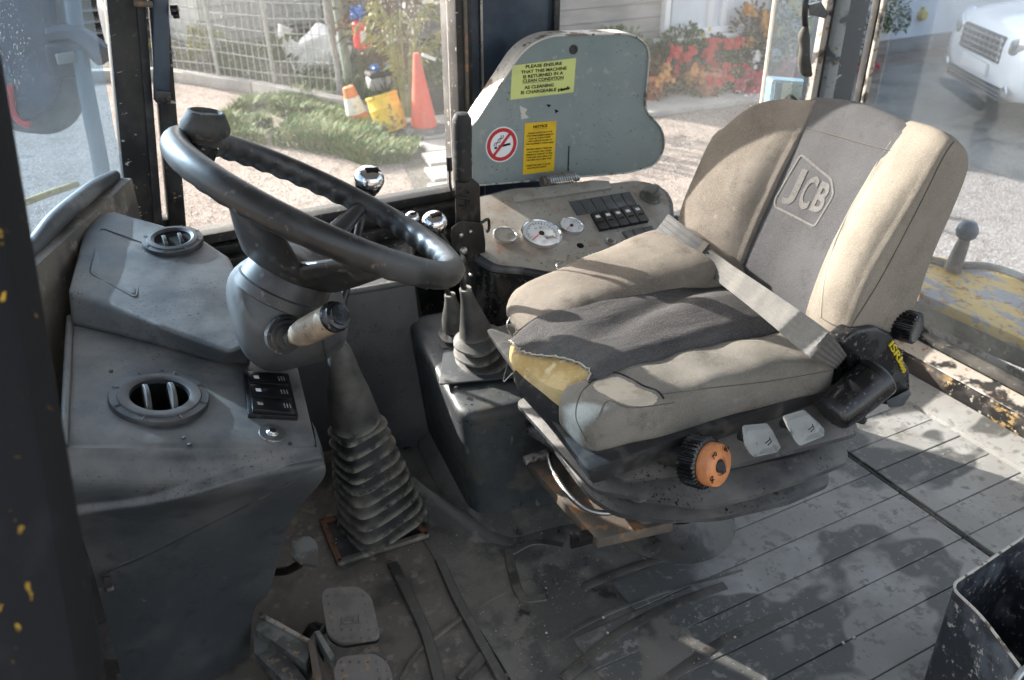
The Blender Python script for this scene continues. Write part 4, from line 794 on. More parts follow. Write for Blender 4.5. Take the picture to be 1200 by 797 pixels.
# coil spring hinge
h0, h1 = at(639, 213, y=1.715), at(673, 208, y=1.715); hd_ = (h1-h0)
part('hinge_pin', tube([h0-hd_*.08, h1+hd_*.12], .006, 12), 'rusty_plate', cv)
cp_ = []; Bh = basis(hd_); nt_ = 13
for i in range(nt_*10+1):
    a = 2*PI*i/10; cp_.append(h0+hd_*(i/(nt_*10))+Bh@V((math.cos(a)*.0150, math.sin(a)*.0150, 0)))
part('coil_spring', tube(cp_, .0017, 6), 'steel', cv)
for t, s in ((-.07, .013), (1.08, .010)): part('hinge_knuckle', lathe([(.001, -.004), (s, -.004), (s, .004), (.001, .004)], h0+hd_*t, hd_, 20), 'rusty_plate' if t < 0 else 'steel', cv)
part('hinge_leg', box(h0+V((.0, -.012, -.018)), (.009, .004, .03), Matrix.Rotation(.3, 3, 'X'), .001), 'rusty_plate', cv)
# ================================================================ LEVERS
def pleats(c0, c1, ru0, ru1, n, k, U=None, ratio=1.0, e=.75, amp=.10, lean=0):
    """a rubber boot with n folds from foot c0 to neck c1"""
    rings = []; c0, c1 = V(c0), V(c1); ax = (c1-c0).normalized(); B = basis(ax, U or (1, 0, 0)); X, Y = B.col[0], B.col[1]
    for i in range(n):
        for q, s in ((.0, 1-amp*.9), (.06, 1+amp*.2), (.14, 1+amp), (.34, 1+amp), (.46, 1+amp*.55), (.66, 1-amp*.35), (.86, 1-amp*.95)):
            t = (i+q)/n; r = ru0+(ru1-ru0)*t**k; c = c0.lerp(c1, t)
            rg = sring(c, X, Y, r*s, r*s*ratio, 36, e); rings.append([p+V((noise.noise(p*22)*.0035, noise.noise(p*22+V((4, 4, 4)))*.0035, noise.noise(p*14)*.005)) for p in rg])
    return rings2mesh(rings)
bl = thing('gear_lever', at(445, 640, z=.0), 'tall black pleated lever boot rising through the floor left of the seat', 'lever')
f0, f1 = V((.405, 1.345, .015)), at(400, 490, y=1.32)
f1 = at(416, 490, y=1.33)
part('pleated_boot', pleats(f0, f1, .074, .041, 10, 1.0, (1, .25, 0), .85, .50, .17), 'gaiter_rubber', bl, 38)
n1, n2 = at(412, 480, y=1.328), at(396, 402, y=1.30)
part('boot_neck', tube([f1-(f1-f0)*.02, n1.lerp(n2, .25), n1.lerp(n2, .55), n1.lerp(n2, .85), n2], [.048, .040, .030, .022, .0145], 28, sm=5), 'gaiter_smooth', bl, 50)
kt = at(432, 212, y=1.45)
part('lever_rod', tube([n2-V((0, 0, .02)), at(401, 360, y=1.31), at(410, 320, y=1.34), kt], .0075, 12, sm=4), 'dark_steel', bl)
def chrome_knob(par, c, r, ax=(0, 0, 1)):
    part('knob_body', lathe([(r*.30, -r*1.5), (r*.55, -r*1.1), (r*.86, -r*.45), (r*.95, -.0)], c, ax, 30), 'black_plastic', par)
    part('knob_cap', lathe([(r*.97, -r*.02), (r*1.02, r*.2), (r*.93, r*.55), (r*.66, r*.80), (r*.3, r*.90), (.001, r*.91)], c, ax, 32), 'chrome', par, 60)
    part('knob_badge', box(V(c)+V(ax).normalized()*r*.90+V((.002, -.002, 0)), (r*.9, r*.42, .002), basis(ax), .0008), 'ink', par)
chrome_knob(bl, kt, .028, (.15, -.35, 1))
sb = thing('seat_box', (.66, 1.38, 0), 'black moulded transmission cover box beside the seat carrying two lever boots', 'cover box')
tb = [V((.545, 1.235, .300)), V((.80, 1.20, .305)), V((.86, 1.62, .310)), V((.60, 1.66, .305))]
bb = [V((.575, 1.245, -.01)), V((.86, 1.16, -.01)), V((.88, 1.62, -.01)), V((.62, 1.66, -.01))]
part('box_shell', prism(roundpoly(bb, .05), roundpoly(tb, .045), .022, 5), 'dash_side', sb, 60)
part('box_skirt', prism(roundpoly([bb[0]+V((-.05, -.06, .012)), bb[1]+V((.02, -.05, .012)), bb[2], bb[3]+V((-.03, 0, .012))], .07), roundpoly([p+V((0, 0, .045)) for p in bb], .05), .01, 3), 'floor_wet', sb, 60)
gp_ = roundpoly([at(u, v_, z=.309) for u, v_ in ((514, 452), (640, 440), (632, 408), (520, 412))], .01)
part('boot_flange', prism(gp_, [p+V((0, 0, .004)) for p in gp_], .0015), 'console_trim', sb)
for u, v_ in ((535, 457), (622, 447)): part('screw', lathe([(.001, .004), (.004, .003), (.0055, 0)], at(u, v_-2, z=.314), (0, 0, 1), 12), 'dark_steel', sb)
# inner panel beyond the boots
sp = thing('footwell_panel', (.50, 1.70, 0), 'scuffed blue grey curved side panel between the gear lever and lever boots', 'panel')
def pnl(a, b):
    x0, x1 = .30, .70; x = x0+(x1-x0)*a; z = .41*(1-b)-.01; y = 1.68-.05*a-.10*b*a+.004*noise.noise(V((x*5, z*5, 0)))
    if a > .80: y += (a-.80)*.9; x = x-(a-.8)*.08
    return V((x+.0*b, y, z))
part('panel_sheet', grid(pnl, 30, 20), 'dash_plastic', sp, 60)
def pnt(a, b):
    p = pnl(a, 0); return V((p.x, p.y+.22*b, p.z+.004*math.sin(PI*min(1, b*3))))
part('panel_shelf', grid(pnt, 30, 10), 'floor_mat', sp, 60)
part('panel_roll', tube([pnl(t/20, 0)+V((0, .004, -.003)) for t in range(21)], .008, 10), 'dash_plastic', sp, 60)
for lab, (foot, neck, kn, n, kr) in (('shorter lever boot with a chrome topped knob, standing behind its twin', (at(541, 420, y=1.50), at(527, 345, y=1.50), at(483, 256, y=1.56), 5, .015)), ('nearer pleated lever boot on the box with a chrome topped knob', (at(570, 438, y=1.39), at(545, 338, y=1.38), at(509, 262, y=1.40), 5, .024))):
    lv = thing('control_lever', foot, lab, 'lever', 'boot levers on the seat box')
    m0 = foot.lerp(neck, .50)
    part('pleated_boot', pleats(foot-V((0, 0, .012)), m0, .058 if kr > .02 else .044, .040 if kr > .02 else .033, 5, 1, None, 1, 1, .20), 'gaiter_smooth', lv, 38)
    part('boot_neck', tube([m0, m0.lerp(neck, .3), m0.lerp(neck, .75), neck], [.036 if kr > .02 else .03, .027, .015, .012], 24, sm=5), 'gaiter_smooth', lv, 50)
    part('lever_rod', tube([neck-V((0, 0, .01)), neck.lerp(kn, .4)+V((.006, 0, 0)), kn], .006, 10, sm=4), 'dark_steel', lv)
    chrome_knob(lv, kn, kr, (-.05, -.3, 1))
ak_ = thing('amber_knob_lever', at(343, 252, y=1.75), 'small amber topped knob behind the steering wheel hub', 'knob')
part('knob', lathe([(.001, .009), (.009, .007), (.012, .0), (.008, -.012), (.006, -.02)], at(341, 250, y=1.72), (0, 0, 1), 20), 'amber_knob', ak_)
part('stem', tube([at(341, 246, y=1.72)-V((0, 0, .015)), at(345, 300, y=1.72)], .006, 10), 'dark_steel', ak_)
# parking brake
pk = thing('parking_brake', at(575, 400, y=1.52), 'black parking brake lever with ribbed rubber grip and riveted steel bracket', 'parking brake')
BY = 1.55; b_ = lambda u, v_, d=0: at(u, v_, y=BY+d)
part('grip', lathe([(.001, .0), (.0140, .0), (.0185, .004), (.0195, .010), (.0190, .030), (.0203, .040), (.0185, .046), (.0200, .054), (.0185, .062), (.0196, .072), (.0203, .10), (.0196, .118), (.0198, .128), (.0140, .140), (.001, .143)], b_(542.5, 212), b_(541, 130)-b_(542.5, 212), 30), 'black_rubber', pk, 50)
part('lever_arm', prism([b_(u, v_) for u, v_ in ((533, 210), (553, 208), (562, 216), (564, 270), (548, 275), (534, 262))], [b_(u, v_, .018) for u, v_ in ((533, 210), (553, 208), (562, 216), (564, 270), (548, 275), (534, 262))], .003), 'dark_steel', pk)
part('pivot_plate', prism(roundpoly([b_(u, v_, -.006) for u, v_ in ((528, 268), (540, 258), (566, 262), (569, 285), (568, 345), (556, 352), (545, 300), (530, 290))], .008), roundpoly([b_(u, v_, .0) for u, v_ in ((528, 268), (540, 258), (566, 262), (569, 285), (568, 345), (556, 352), (545, 300), (530, 290))], .008), .0015), 'dark_steel', pk)
part('bracket', prism([b_(u, v_, .004) for u, v_ in ((552, 296), (576, 292), (585, 400), (556, 405))], [b_(u, v_, .05) for u, v_ in ((552, 296), (576, 292), (585, 400), (556, 405))], .003), 'black_paint', pk)
part('bracket_lip', prism([b_(u, v_, -.004) for u, v_ in ((552, 318), (574, 312), (576, 332), (556, 336))], [b_(u, v_, .01) for u, v_ in ((552, 318), (574, 312), (576, 332), (556, 336))], .002), 'black_paint', pk)
part('side_hook', tube([b_(563, 262), b_(572, 257), b_(573, 268), b_(570, 272)], .0035, 8, sm=4), 'dark_steel', pk)
part('release_trigger', mjoin(tube([b_(526, 184, -.01), b_(527, 200, -.01)], .006, 10), tube([b_(527, 198, -.01), b_(528, 220, -.01), b_(535, 231, -.012), b_(550, 234, -.012), b_(548, 244, -.01), b_(540, 243, -.008)], .0025, 8, sm=4)), 'dark_steel', pk)
for u, v_, r_ in ((540, 275, .006), (551, 271, .005), (543, 294, .009), (552, 322, .005), (541, 222, .003), (550, 226, .003), (557, 300, .004)):
    part('rivet', lathe([(.001, .006), (r_*.6, .0055), (r_, .002), (r_, -.002)], b_(u, v_, -.008), (-.2, -1, .1), 12), 'steel' if r_ > .004 else 'dark_steel', pk)
# ================================================================ PEDALS
for i, (lab, pts) in enumerate((('upper brake pedal with worn studded rubber pad', ((376, 702), (380, 692), (420, 689), (436, 702), (446, 750), (400, 757), (384, 748))), ('lower brake pedal cut by the bottom of the photo', ((390, 788), (398, 772), (440, 768), (456, 780), (468, 830), (400, 840))))):
    zt = .115; pd = thing('brake_pedal', at(410, 725+i*75, z=.02), lab, 'pedal', 'pair of brake pedals')
    q = roundpoly([at(u, v_, z=zt-.02*((v_-690-75*i)/60)) for u, v_ in pts], .012)
    part('pedal_plate', prism([p-V((0, 0, .008)) for p in q], [p-V((0, 0, .002)) for p in q], .002), 'dark_steel', pd)
    pad = part('pedal_pad', prism([p-V((0, 0, .002)) for p in q], [p+V((0, 0, .007)) for p in q], .003, 3), 'pedal_rubber', pd)
    T = bvh(pad); st = []
    for a in range(6):
        for b in range(6):
            u, v_ = 384+a*10.5+b*1.6+i*16, 698+b*10+i*78
            h = on(T, u, v_, 0)
            if h and not (1 <= a <= 3 and 1 <= b <= 3): st.append(box(h+V((0, 0, .0006)), (.0045, .0035, .002), Matrix.Rotation(.7, 3, 'Z'), .0006, 1))
    part('studs', mjoin(*st), 'floor_tan', pd, kind='stuff')
    h = on(T, 411+i*16, 724+i*78, 0)
    ex = (at(440, 722, z=.1)-at(390, 730, z=.1)).normalized(); ey = V((-ex.y, ex.x, 0))
    em = [box(h+ex*.000+ey*.0+V((0, 0, .0006)), (.030, .002, .0016), basis((0, 0, 1), ex), .0004, 1)]
    if i == 0: em = [box(h+ex*x_+ey*y_+V((0, 0, .0008)), (l_, w_, .0018), basis((0, 0, 1), ex), .0004, 1) for x_, y_, l_, w_ in ((0, -.017, .034, .002), (-.014, -.006, .002, .02), (.014, -.006, .002, .02), (-.006, -.009, .010, .002), (-.002, -.003, .014, .002), (0, .004, .018, .002), (.005, -.006, .002, .012), (0, .012, .014, .005))]
    part('pedal_emblem', mjoin(*em), 'floor_tan', pd, 0)
    part('pedal_arm', tube([at(380, 738+i*75, z=.10), at(366, 735+i*75, z=.08), at(350, 760+i*75, z=.03)], .008, 10, sm=4), 'dark_steel', pd)
sp2 = thing('foot_pedal', at(358, 650, z=.0), 'small bare steel foot pedal pad beside the gear lever boot', 'pedal')
q = roundpoly([at(u, v_, z=.09) for u, v_ in ((342, 636), (362, 630), (372, 638), (374, 666), (350, 662), (342, 655))], .008)
part('pad', prism(q, [p+V((0, 0, .006)) for p in q], .002), 'grey_plate', sp2)
part('pedal_arm', tube([at(352, 660, z=.088), at(336, 669, z=.07), at(316, 670, z=.06)], .008, 10, sm=4), 'dark_steel', sp2)
pl = thing('pedal_bracket', at(330, 770, z=.0), 'grey steel pedal bracket plates rising at the foot of the console', 'bracket')
def slab(pts, z, t, mt, nm, zs=None):
    q = [at(u, v_, z=(zs[i] if zs else z)) for i, (u, v_) in enumerate(pts)]; return part(nm, prism([p-V((0, 0, t)) for p in q], q, .0015), mt, pl)
slab(((304, 719), (362, 752), (362, 770), (358, 778), (300, 738)), .08, .05, 'grey_plate', 'side_plate')
slab(((296, 738), (318, 744), (362, 800), (350, 815), (298, 765)), .06, .03, 'grey_plate', 'side_plate')
slab(((304, 716), (364, 749), (364, 754), (304, 722)), .084, .01, 'worn_sill', 'plate_edge')
slab(((360, 750), (368, 748), (378, 800), (368, 800)), .10, .06, 'rusty_plate', 'upright_plate')
slab(((368, 740), (374, 738), (392, 768), (386, 772)), .11, .05, 'grey_plate', 'upright_plate')
slab(((380, 760), (388, 772), (390, 800), (378, 800)), .09, .05, 'rusty_plate', 'upright_plate')
# ================================================================ SEAT
seat = thing('operator_seat', (.95, 1.05, 0), 'worn brown and charcoal fabric operator seat with torn cushion and stitched three letter badge', 'seat')
def roll(*a, **k): return pillow(*a, **k)
# cushion
far_b = part('side_bolster', roll([(V((.672, 1.228, .470)), .088, .042), (V((.72, 1.230, .476)), .094, .049), (V((.80, 1.235, .483)), .100, .053), (V((.92, 1.243, .492)), .108, .057), (V((1.05, 1.25, .505)), .118, .060), (V((1.17, 1.24, .49)), .11, .055)], e=.72, rnd=.045, wob=.006), 'fabric_tan_shaded', seat, 60)
near_b = part('side_bolster', roll([(V((.600, .932, .456)), .050, .038), (V((.64, .930, .460)), .057, .042), (V((.75, .926, .463)), .061, .044), (V((.90, .918, .461)), .062, .046), (V((1.02, .906, .458)), .060, .043), (V((1.10, .900, .455)), .056, .040)], e=.46, rnd=.030, wob=.006, wf=12), 'fabric_grey_tan', seat, 60)
def ctop(x, y, up=0):
    t = max(0, min(1, (x-.606)/.11)); z = .470+.047*math.sin(t*PI/2)
    a = (y-.96)/.235; z += .012*math.sin(PI*max(0, min(1, a)))+.014*max(0, a-.75)
    z -= .030*max(0, 1-a*7)**2+.022*max(0, 1-(1-a)*7)**2
    z += .0055*noise.noise(V((x*5, y*14, 2)))+.003*noise.noise(V((x*14, y*9, 5))); z -= .022*max(0, (x-.98)/.15)
    z -= .010*math.exp(-((y-1.05-.25*(x-.7))/.025)**2)*max(0, min(1, (x-.66)*8))
    return z+up
def foamf(a, b):
    x = .606+.18*a; y = .960+.235*b
    x0 = x+.030*(2*b-1)**2
    return V((x0, y, ctop(x0, y, -.006)))
part('foam_core', mjoin(grid(foamf, 26, 26), grid(lambda a, b: V((.606+.030*(2*b-1)**2-.012*math.sin(PI*a*.9)+.03*a*a, .960+.235*b, ctop(.606+.030*(2*b-1)**2, .960+.235*b, -.006)-.085*a)), 12, 26)), 'foam', seat, 60)
# cover: front edge torn back in a ragged line
def tear(b):
    x = .620+.045*(1-b)**1.2+.012*math.sin(b*7)
    if b < .10: x = .625+.055*b/.10
    return x+.006*noise.noise(V((b*30, 1, 1)))+.003*noise.noise(V((b*90, 1, 5)))
def cov(a, b):
    y = .962+.232*b; x = tear(b)+(1.15-tear(b))*a; return V((x, y, ctop(x, y, .0015)-.0040*max(0, 1-a*30)))
pc_ = part('cushion_panel', grid(cov, 90, 40, (0, 0, -.004)), 'fabric_dark', seat, 60)
fr_ = [cov(0, i/60)+V((-.0015, 0, .0005)) for i in range(61)]
rg_ = random.Random(4)
part('frayed_edge', mjoin(tube(fr_, .0016, 6), *[tube([fr_[i], fr_[i]+V((-rg_.uniform(.003, .010), rg_.uniform(-.004, .004), rg_.uniform(-.003, .002)))], [.0006, .0002], 4) for i in range(1, 60) for _ in (0, 1)]), 'frayed', seat, 40)
part('front_lining', pillow([(V((.630, .955, .418)), .020, .026), (V((.614, 1.02, .432)), .018, .024), (V((.614, 1.10, .438)), .018, .022), (V((.640, 1.17, .445)), .018, .020)], U=(1, 0, 0), e=.6, rnd=.02, wob=.004), 'fabric_black', seat, 60)
for b0, b1, mt in ((.0, .0, 'seam'),): part('seam_line', tube([cov(.10+.9*i/40, .0)+V((0, -.001, .0035)) for i in range(41)], .0016, 6), 'frayed', seat)
part('seam_line', tube([cov(.02+.98*i/40, 1.0)+V((0, .0, .003)) for i in range(41)], .0022, 6), 'seam', seat)
T = bvh(near_b)
part('torn_patch', None or patch('torn_patch', [(693, 447), (706, 443), (722, 440), (738, 447), (752, 455), (768, 461), (775, 467), (768, 476), (748, 478), (728, 474), (708, 464), (694, 456)], near_b, 'lining', seat, .0012, 6, 1.2, .3).data and ([V((0, 0, -9))]*3, [(0, 1, 2)]), 'lining', seat) if 0 else patch('torn_patch', [(693, 447), (706, 443), (722, 440), (738, 447), (752, 455), (768, 461), (775, 467), (768, 476), (748, 478), (728, 474), (708, 464), (694, 456)], near_b, 'lining', seat, .0014, 6, 1.2, .3)
def seamon(T, px_, r, mt, off=.0004, nm='seam_line', par=None):
    pts = [on(T, p.x, p.y, off) for p in catmull([V((a, b, 0)) for a, b in px_], 10)]; pts = [p for p in pts if p]
    return part(nm, tube(pts, r, 6), mt, par or seat) if len(pts) > 2 else None
seamon(T, [(690, 449), (706, 441), (722, 437), (740, 444), (754, 452), (770, 458), (778, 467)], .0018, 'fabric_black', nm='ragged_edge')
seamon(T, [(775, 462), (830, 455), (900, 447), (975, 434)], .0009, 'seam'); seamon(T, [(700, 492), (712, 470), (740, 478), (790, 472)], .0008, 'seam')
seamon(T, [(690, 520), (675, 490), (680, 462), (696, 446)], .0009, 'seam')
# seat shell and pan below the cushion
part('seat_pan', prism([V((x, y, .385)) for x, y in ((.60, .86), (1.14, .86), (1.14, 1.30), (.66, 1.30))], [V((x, y, .43)) for x, y in ((.58, .85), (1.15, .85), (1.15, 1.32), (.64, 1.32))], .01), 'black_matte', seat)
# backrest: profile in x-z swept across the width
FS = .478
def bprof(y, x0, z0, x1, z1, th, bulge=0):
    f0, f1 = V((x0, y, z0)), V((x1, y, z1)); up_ = (f1-f0).normalized(); nb = V((up_.z, 0, -up_.x))
    pts = [f0+nb*.02-up_*.0, f0.lerp(f1, .25)-nb*bulge*.6, f0.lerp(f1, .6)-nb*bulge, f1-nb*0-up_*.01, f1+nb*.03+up_*.012, f1+nb*(th*.75)+up_*.002, f1+nb*th-up_*.035, f0.lerp(f1, .55)+nb*(th+.035), f0.lerp(f1, .2)+nb*(th+.06)-up_*0, f0+nb*(th+.03)-up_*.02, f0+nb*.06-up_*.012]
    return catmull(pts, 4, True)
def backpart(name, st, mt, inflate=0):
    ys = [s[0] for s in st]; rings = []; sub = 5
    cols = list(zip(*st)); C_ = [cat1(list(c), sub) for c in cols]
    for i in range(len(C_[0])): rings.append(bprof(*[c[i] for c in C_]))
    cc = [sum(r, V())/len(r) for r in (rings[0], rings[-1])]
    def cap(r, c, dy): return [[c+(p-c)*q+V((0, dy*h, 0)) for p in r] for q, h in ((.985, .55), (.95, .85), (.88, 1.0))]
    pre = list(reversed(cap(rings[0], cc[0], -.012))); post = cap(rings[-1], cc[1], .012)
    m = rings2mesh(pre+rings+post)
    v = [p+V((noise.noise(p*7)*.006, noise.noise(p*7+V((3, 3, 3)))*.004, noise.noise(p*7+V((9, 3, 3)))*.004)) for p in m[0]]
    return part(name, (v, m[1]), mt, seat, 70)
nb_ = backpart('back_bolster', [(.862, 1.080, .505, 1.240, .842, .095, .012), (.885, 1.078, .500, 1.243, .848, .100, .020), (.925, 1.085, .500, 1.250, .848, .098, .018), (.955, 1.100, .505, 1.256, .845, .085, .006)], 'fabric_tan')
cb_ = backpart('back_panel', [(.945, 1.100, .50, 1.252, .842, .072, .003), (1.0, 1.107, .50, 1.256, .846, .07, .000), (1.07, 1.110, .50, 1.258, .848, .07, -.003), (1.165, 1.104, .50, 1.252, .838, .072, .002)], 'fabric_back')
fb_ = backpart('back_bolster', [(1.155, 1.100, .505, 1.250, .838, .075, .006), (1.19, 1.088, .50, 1.240, .830, .078, .018), (1.24, 1.083, .50, 1.234, .822, .078, .018), (1.295, 1.090, .505, 1.220, .796, .072, .014), (1.338, 1.105, .52, 1.196, .742, .055, .006)], 'fabric_tan_shaded')
seamon(bvh(cb_), [(936, 147), (975, 158), (1010, 168), (1048, 178)], .0010, 'seam')
seamon(bvh(nb_), [(990, 393), (1030, 330), (1075, 245), (1105, 185), (1118, 166)], .0013, 'seam'); seamon(bvh(nb_), [(962, 372), (975, 380), (995, 386), (1002, 396)], .0010, 'seam')
sm_ = bvh(nb_); seamon(sm_, [(962, 372), (966, 330), (980, 280), (1010, 220), (1045, 165)], .0014, 'frayed')
# stitched badge
nF = V((-.845, 0, .405)); xF = V((0, -1, 0)); TB = bvh(cb_)
def badge_pt(u, v_, off): return on(TB, u, v_, off)
O = on(TB, 947, 224, 0); up_ = (on(TB, 960, 180, 0)-on(TB, 945, 255, 0)); up_ = (up_-xF*up_.dot(xF)).normalized(); nF = xF.cross(up_); nF = nF if nF.x < 0 else -nF
def emb(m, off=.0012):
    v = []
    for p in m[0]:
        o_, d = O+xF*p[0]+up_*p[1]+nF*.05, -nF; h = TB.ray_cast(o_, d); v.append((h[0] if h[0] else o_-nF*.05)+nF*(off+p[2]))
    return v, m[1]
bd = [V((-.060, .052, 0)), V((.050, .036, 0)), V((.066, .018, 0)), V((.060, -.040, 0)), V((-.068, -.058, 0)), V((-.072, -.045, 0))]
BORD = [(-.050, .056), (.040, .034), (.060, .010), (.053, -.054), (-.055, -.050), (-.062, -.038)]
bp_ = roundpoly([V((a*.96, b, 0)) for a, b in BORD], .008)
part('badge_border', emb(([V((p.x, p.y, p.z*.35)) for p in tube(bp_, .0024, 6, closed=True)[0]], tube(bp_, .0024, 6, closed=True)[1]), .0006), 'thread_faded', seat)
for ch, xx, hh in (('J', -.032, .072), ('C', .002, .064), ('B', .034, .056)):
    m = text(None, ch, (0, 0, 0), (1, 0, 0), (0, 1, 0), hh/.70, 'thread', None, .0006, .0022)
    xs = [p[0] for p in m[0]]; ys = [p[1] for p in m[0]]; cx, cy = (min(xs)+max(xs))/2, (min(ys)+max(ys))/2; sx_ = .027/(max(xs)-min(xs)); sy_ = hh/(max(ys)-min(ys))
    v = [V(((p[0]-cx)*sx_+xx, (p[1]-cy)*sy_-.002+.0*xx, p[2])) for p in m[0]]
    part('badge_letter', emb(([V((p.x, p.y, p.z*.5)) for p in v], m[1]), .0007), 'thread_faded', seat, 0)
# seat belt: from the far buckle anchor to the near hinge
TS = [bvh(o) for o in (far_b, near_b, pc_, nb_, cb_, fb_)]
def onseat(u, v_, off):
    d = ray(u, v_).normalized(); hs = [t.ray_cast(CAM, d) for t in TS]; hs = [h[3] for h in hs if h[0]]
    return CAM+d*((min(hs) if hs else 1.2)-off)
t1_ = (onseat(846, 318, .012)-CAM).length
b0_, b1_ = onseat(846, 318, .012), at(986, 425, y=.868); bm_ = []
NB = 24; bd_, bs_, br_ = [], [], []
for k in range(NB+1):
    t = k/NB; q_ = b0_.lerp(b1_, t); u_, v_ = 846+140*t, 318+107*t-2*math.sin(PI*t); br_.append(ray(u_, v_).normalized())
    bs_.append((onseat(u_, v_, .012)-CAM).length); bd_.append((q_-CAM).length)
for _ in range(400):                                                # a taut strap: straight where free, touching where the seat is in the way
    for k in range(1, NB): bd_[k] = min(bs_[k], (bd_[k-1]+bd_[k+1])/2)
bm_ = [CAM+br_[k]*bd_[k] for k in range(0, NB+1, 3)]
bp0 = [CAM+ray(775, 264).normalized()*(t1_+.10), CAM+ray(806, 288).normalized()*(t1_+.045)]+bm_+[bm_[-1]+V((.016, .006, -.016))]
bc = catmull(bp0, 8)
for _ in range(6): bc = [bc[0]]+[(bc[i-1]+bc[i]*2+bc[i+1])/4 for i in range(1, len(bc)-1)]+[bc[-1]]
wv = V((.55, .12, .80)).normalized()
def belt(a, b, w_=.041, th=.0015):
    rings = []
    for i, p in enumerate(bc[a:b]):
        t = (bc[min(len(bc)-1, a+i+1)]-bc[max(0, a+i-1)]).normalized(); wd = t.cross((p-CAM).normalized()).normalized()+V((.10, .0, .18)); wd = (wd-t*wd.dot(t)).normalized(); nn = t.cross(wd).normalized()
        rings.append([p+wd*w_*(1-.42*max(0, (a+i)/len(bc)-.72)/.28)*s+nn*(th*q+.0005*math.cos(s*PI*10)*(1 if q > 0 else 0)) for s, q in [(x/28-.5, 1) for x in range(29)]+[(.5-x/10, -1) for x in range(11)]])
    return rings2mesh(rings)
part('seat_belt', belt(2, len(bc)), 'belt', seat, 50)
part('belt_anchor', belt(0, 11, .054, .004), 'black_matte', seat, 50)
part('belt_crease', belt(10, 12, .055, .0045), 'seam', seat, 50)
# near hinge assembly
hx = lambda u, v_, y: at(u, v_, y=y)
hp_ = roundpoly([hx(u, v_, .835) for u, v_ in ((985, 402), (1003, 388), (1028, 384), (1048, 392), (1054, 412), (1066, 432), (1068, 456), (1060, 474), (1040, 476), (1018, 470), (1000, 440))], .012)
hcov = part('hinge_cover', prism([p+V((0, .035, 0)) for p in hp_], hp_, .008, 4), 'black_plastic', seat, 50)
pa, pb_ = hx(976, 486, .800), hx(1034, 436, .800); ax_ = (pb_-pa).normalized()
part('armrest_pivot', pillow([(pa-ax_*.006, .032, .028), (pa.lerp(pb_, .3), .037, .033), (pb_-ax_*.006, .040, .036)], U=V((0, 1, 0)), W=ax_.cross(V((0, 1, 0))).normalized(), e=.95, rnd=.010), 'black_plastic', seat, 50)
part('pivot_band', tube([pa.lerp(pb_, .80), pa.lerp(pb_, .88)], .0385, 28), 'dark_steel', seat)
part('pivot_bolt', lathe([(.001, .008), (.006, .007), (.008, 0), (.008, -.01)], hx(1010, 492, .80), (.3, -1, 0), 6), 'dark_steel', seat)
part('hinge_lug', prism([hx(u, v_, .82) for u, v_ in ((1038, 470), (1066, 456), (1068, 462), (1058, 476), (1042, 478))], [hx(u, v_, .84) for u, v_ in ((1038, 470), (1066, 456), (1068, 462), (1058, 476), (1042, 478))], .003), 'console_trim', seat)
kc = hx(1074, 385, .825); ka = V((.28, -1, .10)).normalized()
def ribbed(nm, c, ax, r, h, n, mt, k=.06, cap=True):
    B = basis(ax); rings = []
    for (q, hh) in ((1, -h), (1, 0)):
        rings.append([V(c)+B@V((r*q*(1+k*(1 if (j % 4) < 2 else -1))*math.cos(2*PI*j/(4*n)), r*q*(1+k*(1 if (j % 4) < 2 else -1))*math.sin(2*PI*j/(4*n)), hh)) for j in range(4*n)])
    rings.append([V(c)+B@V((r*.9*math.cos(2*PI*j/(4*n)), r*.9*math.sin(2*PI*j/(4*n)), .002)) for j in range(4*n)])
    rings.append([V(c)+B@V((r*.75*math.cos(2*PI*j/(4*n)), r*.75*math.sin(2*PI*j/(4*n)), .0005)) for j in range(4*n)])
    return part(nm, rings2mesh(rings), mt, seat, 30)
ribbed('recline_knob', kc, ka, .0270, .034, 24, 'black_plastic', .07)
part('knob_shaft', tube([kc-ka*.02, kc-ka*.055], .012, 14), 'black_matte', seat)
HT = bvh(hcov)
def plate_text(body, px0, px1, hgt, mt):
    p0, p1 = on(HT, *px0, .0015), on(HT, *px1, .0015)
    if not (p0 and p1): return
    tx = (p1-p0).normalized(); yy = V((0, -1, 0)).cross(tx); m_ = text(None, body, (0, 0, 0), (1, 0, 0), (0, 1, 0), hgt/.7, mt, None, .0012, .0002)
    xs = [p[0] for p in m_[0]]; k_ = (p1-p0).length/(max(xs)-min(xs)); x0 = min(xs)
    part('maker_lettering', ([p0+tx*((p[0]-x0)*k_)+yy*p[1]+V((0, -1, 0))*(p[2]+.0012) for p in m_[0]], m_[1]), mt, seat, 0)
plate_text('ISRI', (1043, 402), (1054, 422), .0125, 'yellow_letter'); plate_text('6000', (1053, 421), (1059, 436), .008, 'yellow_letter')
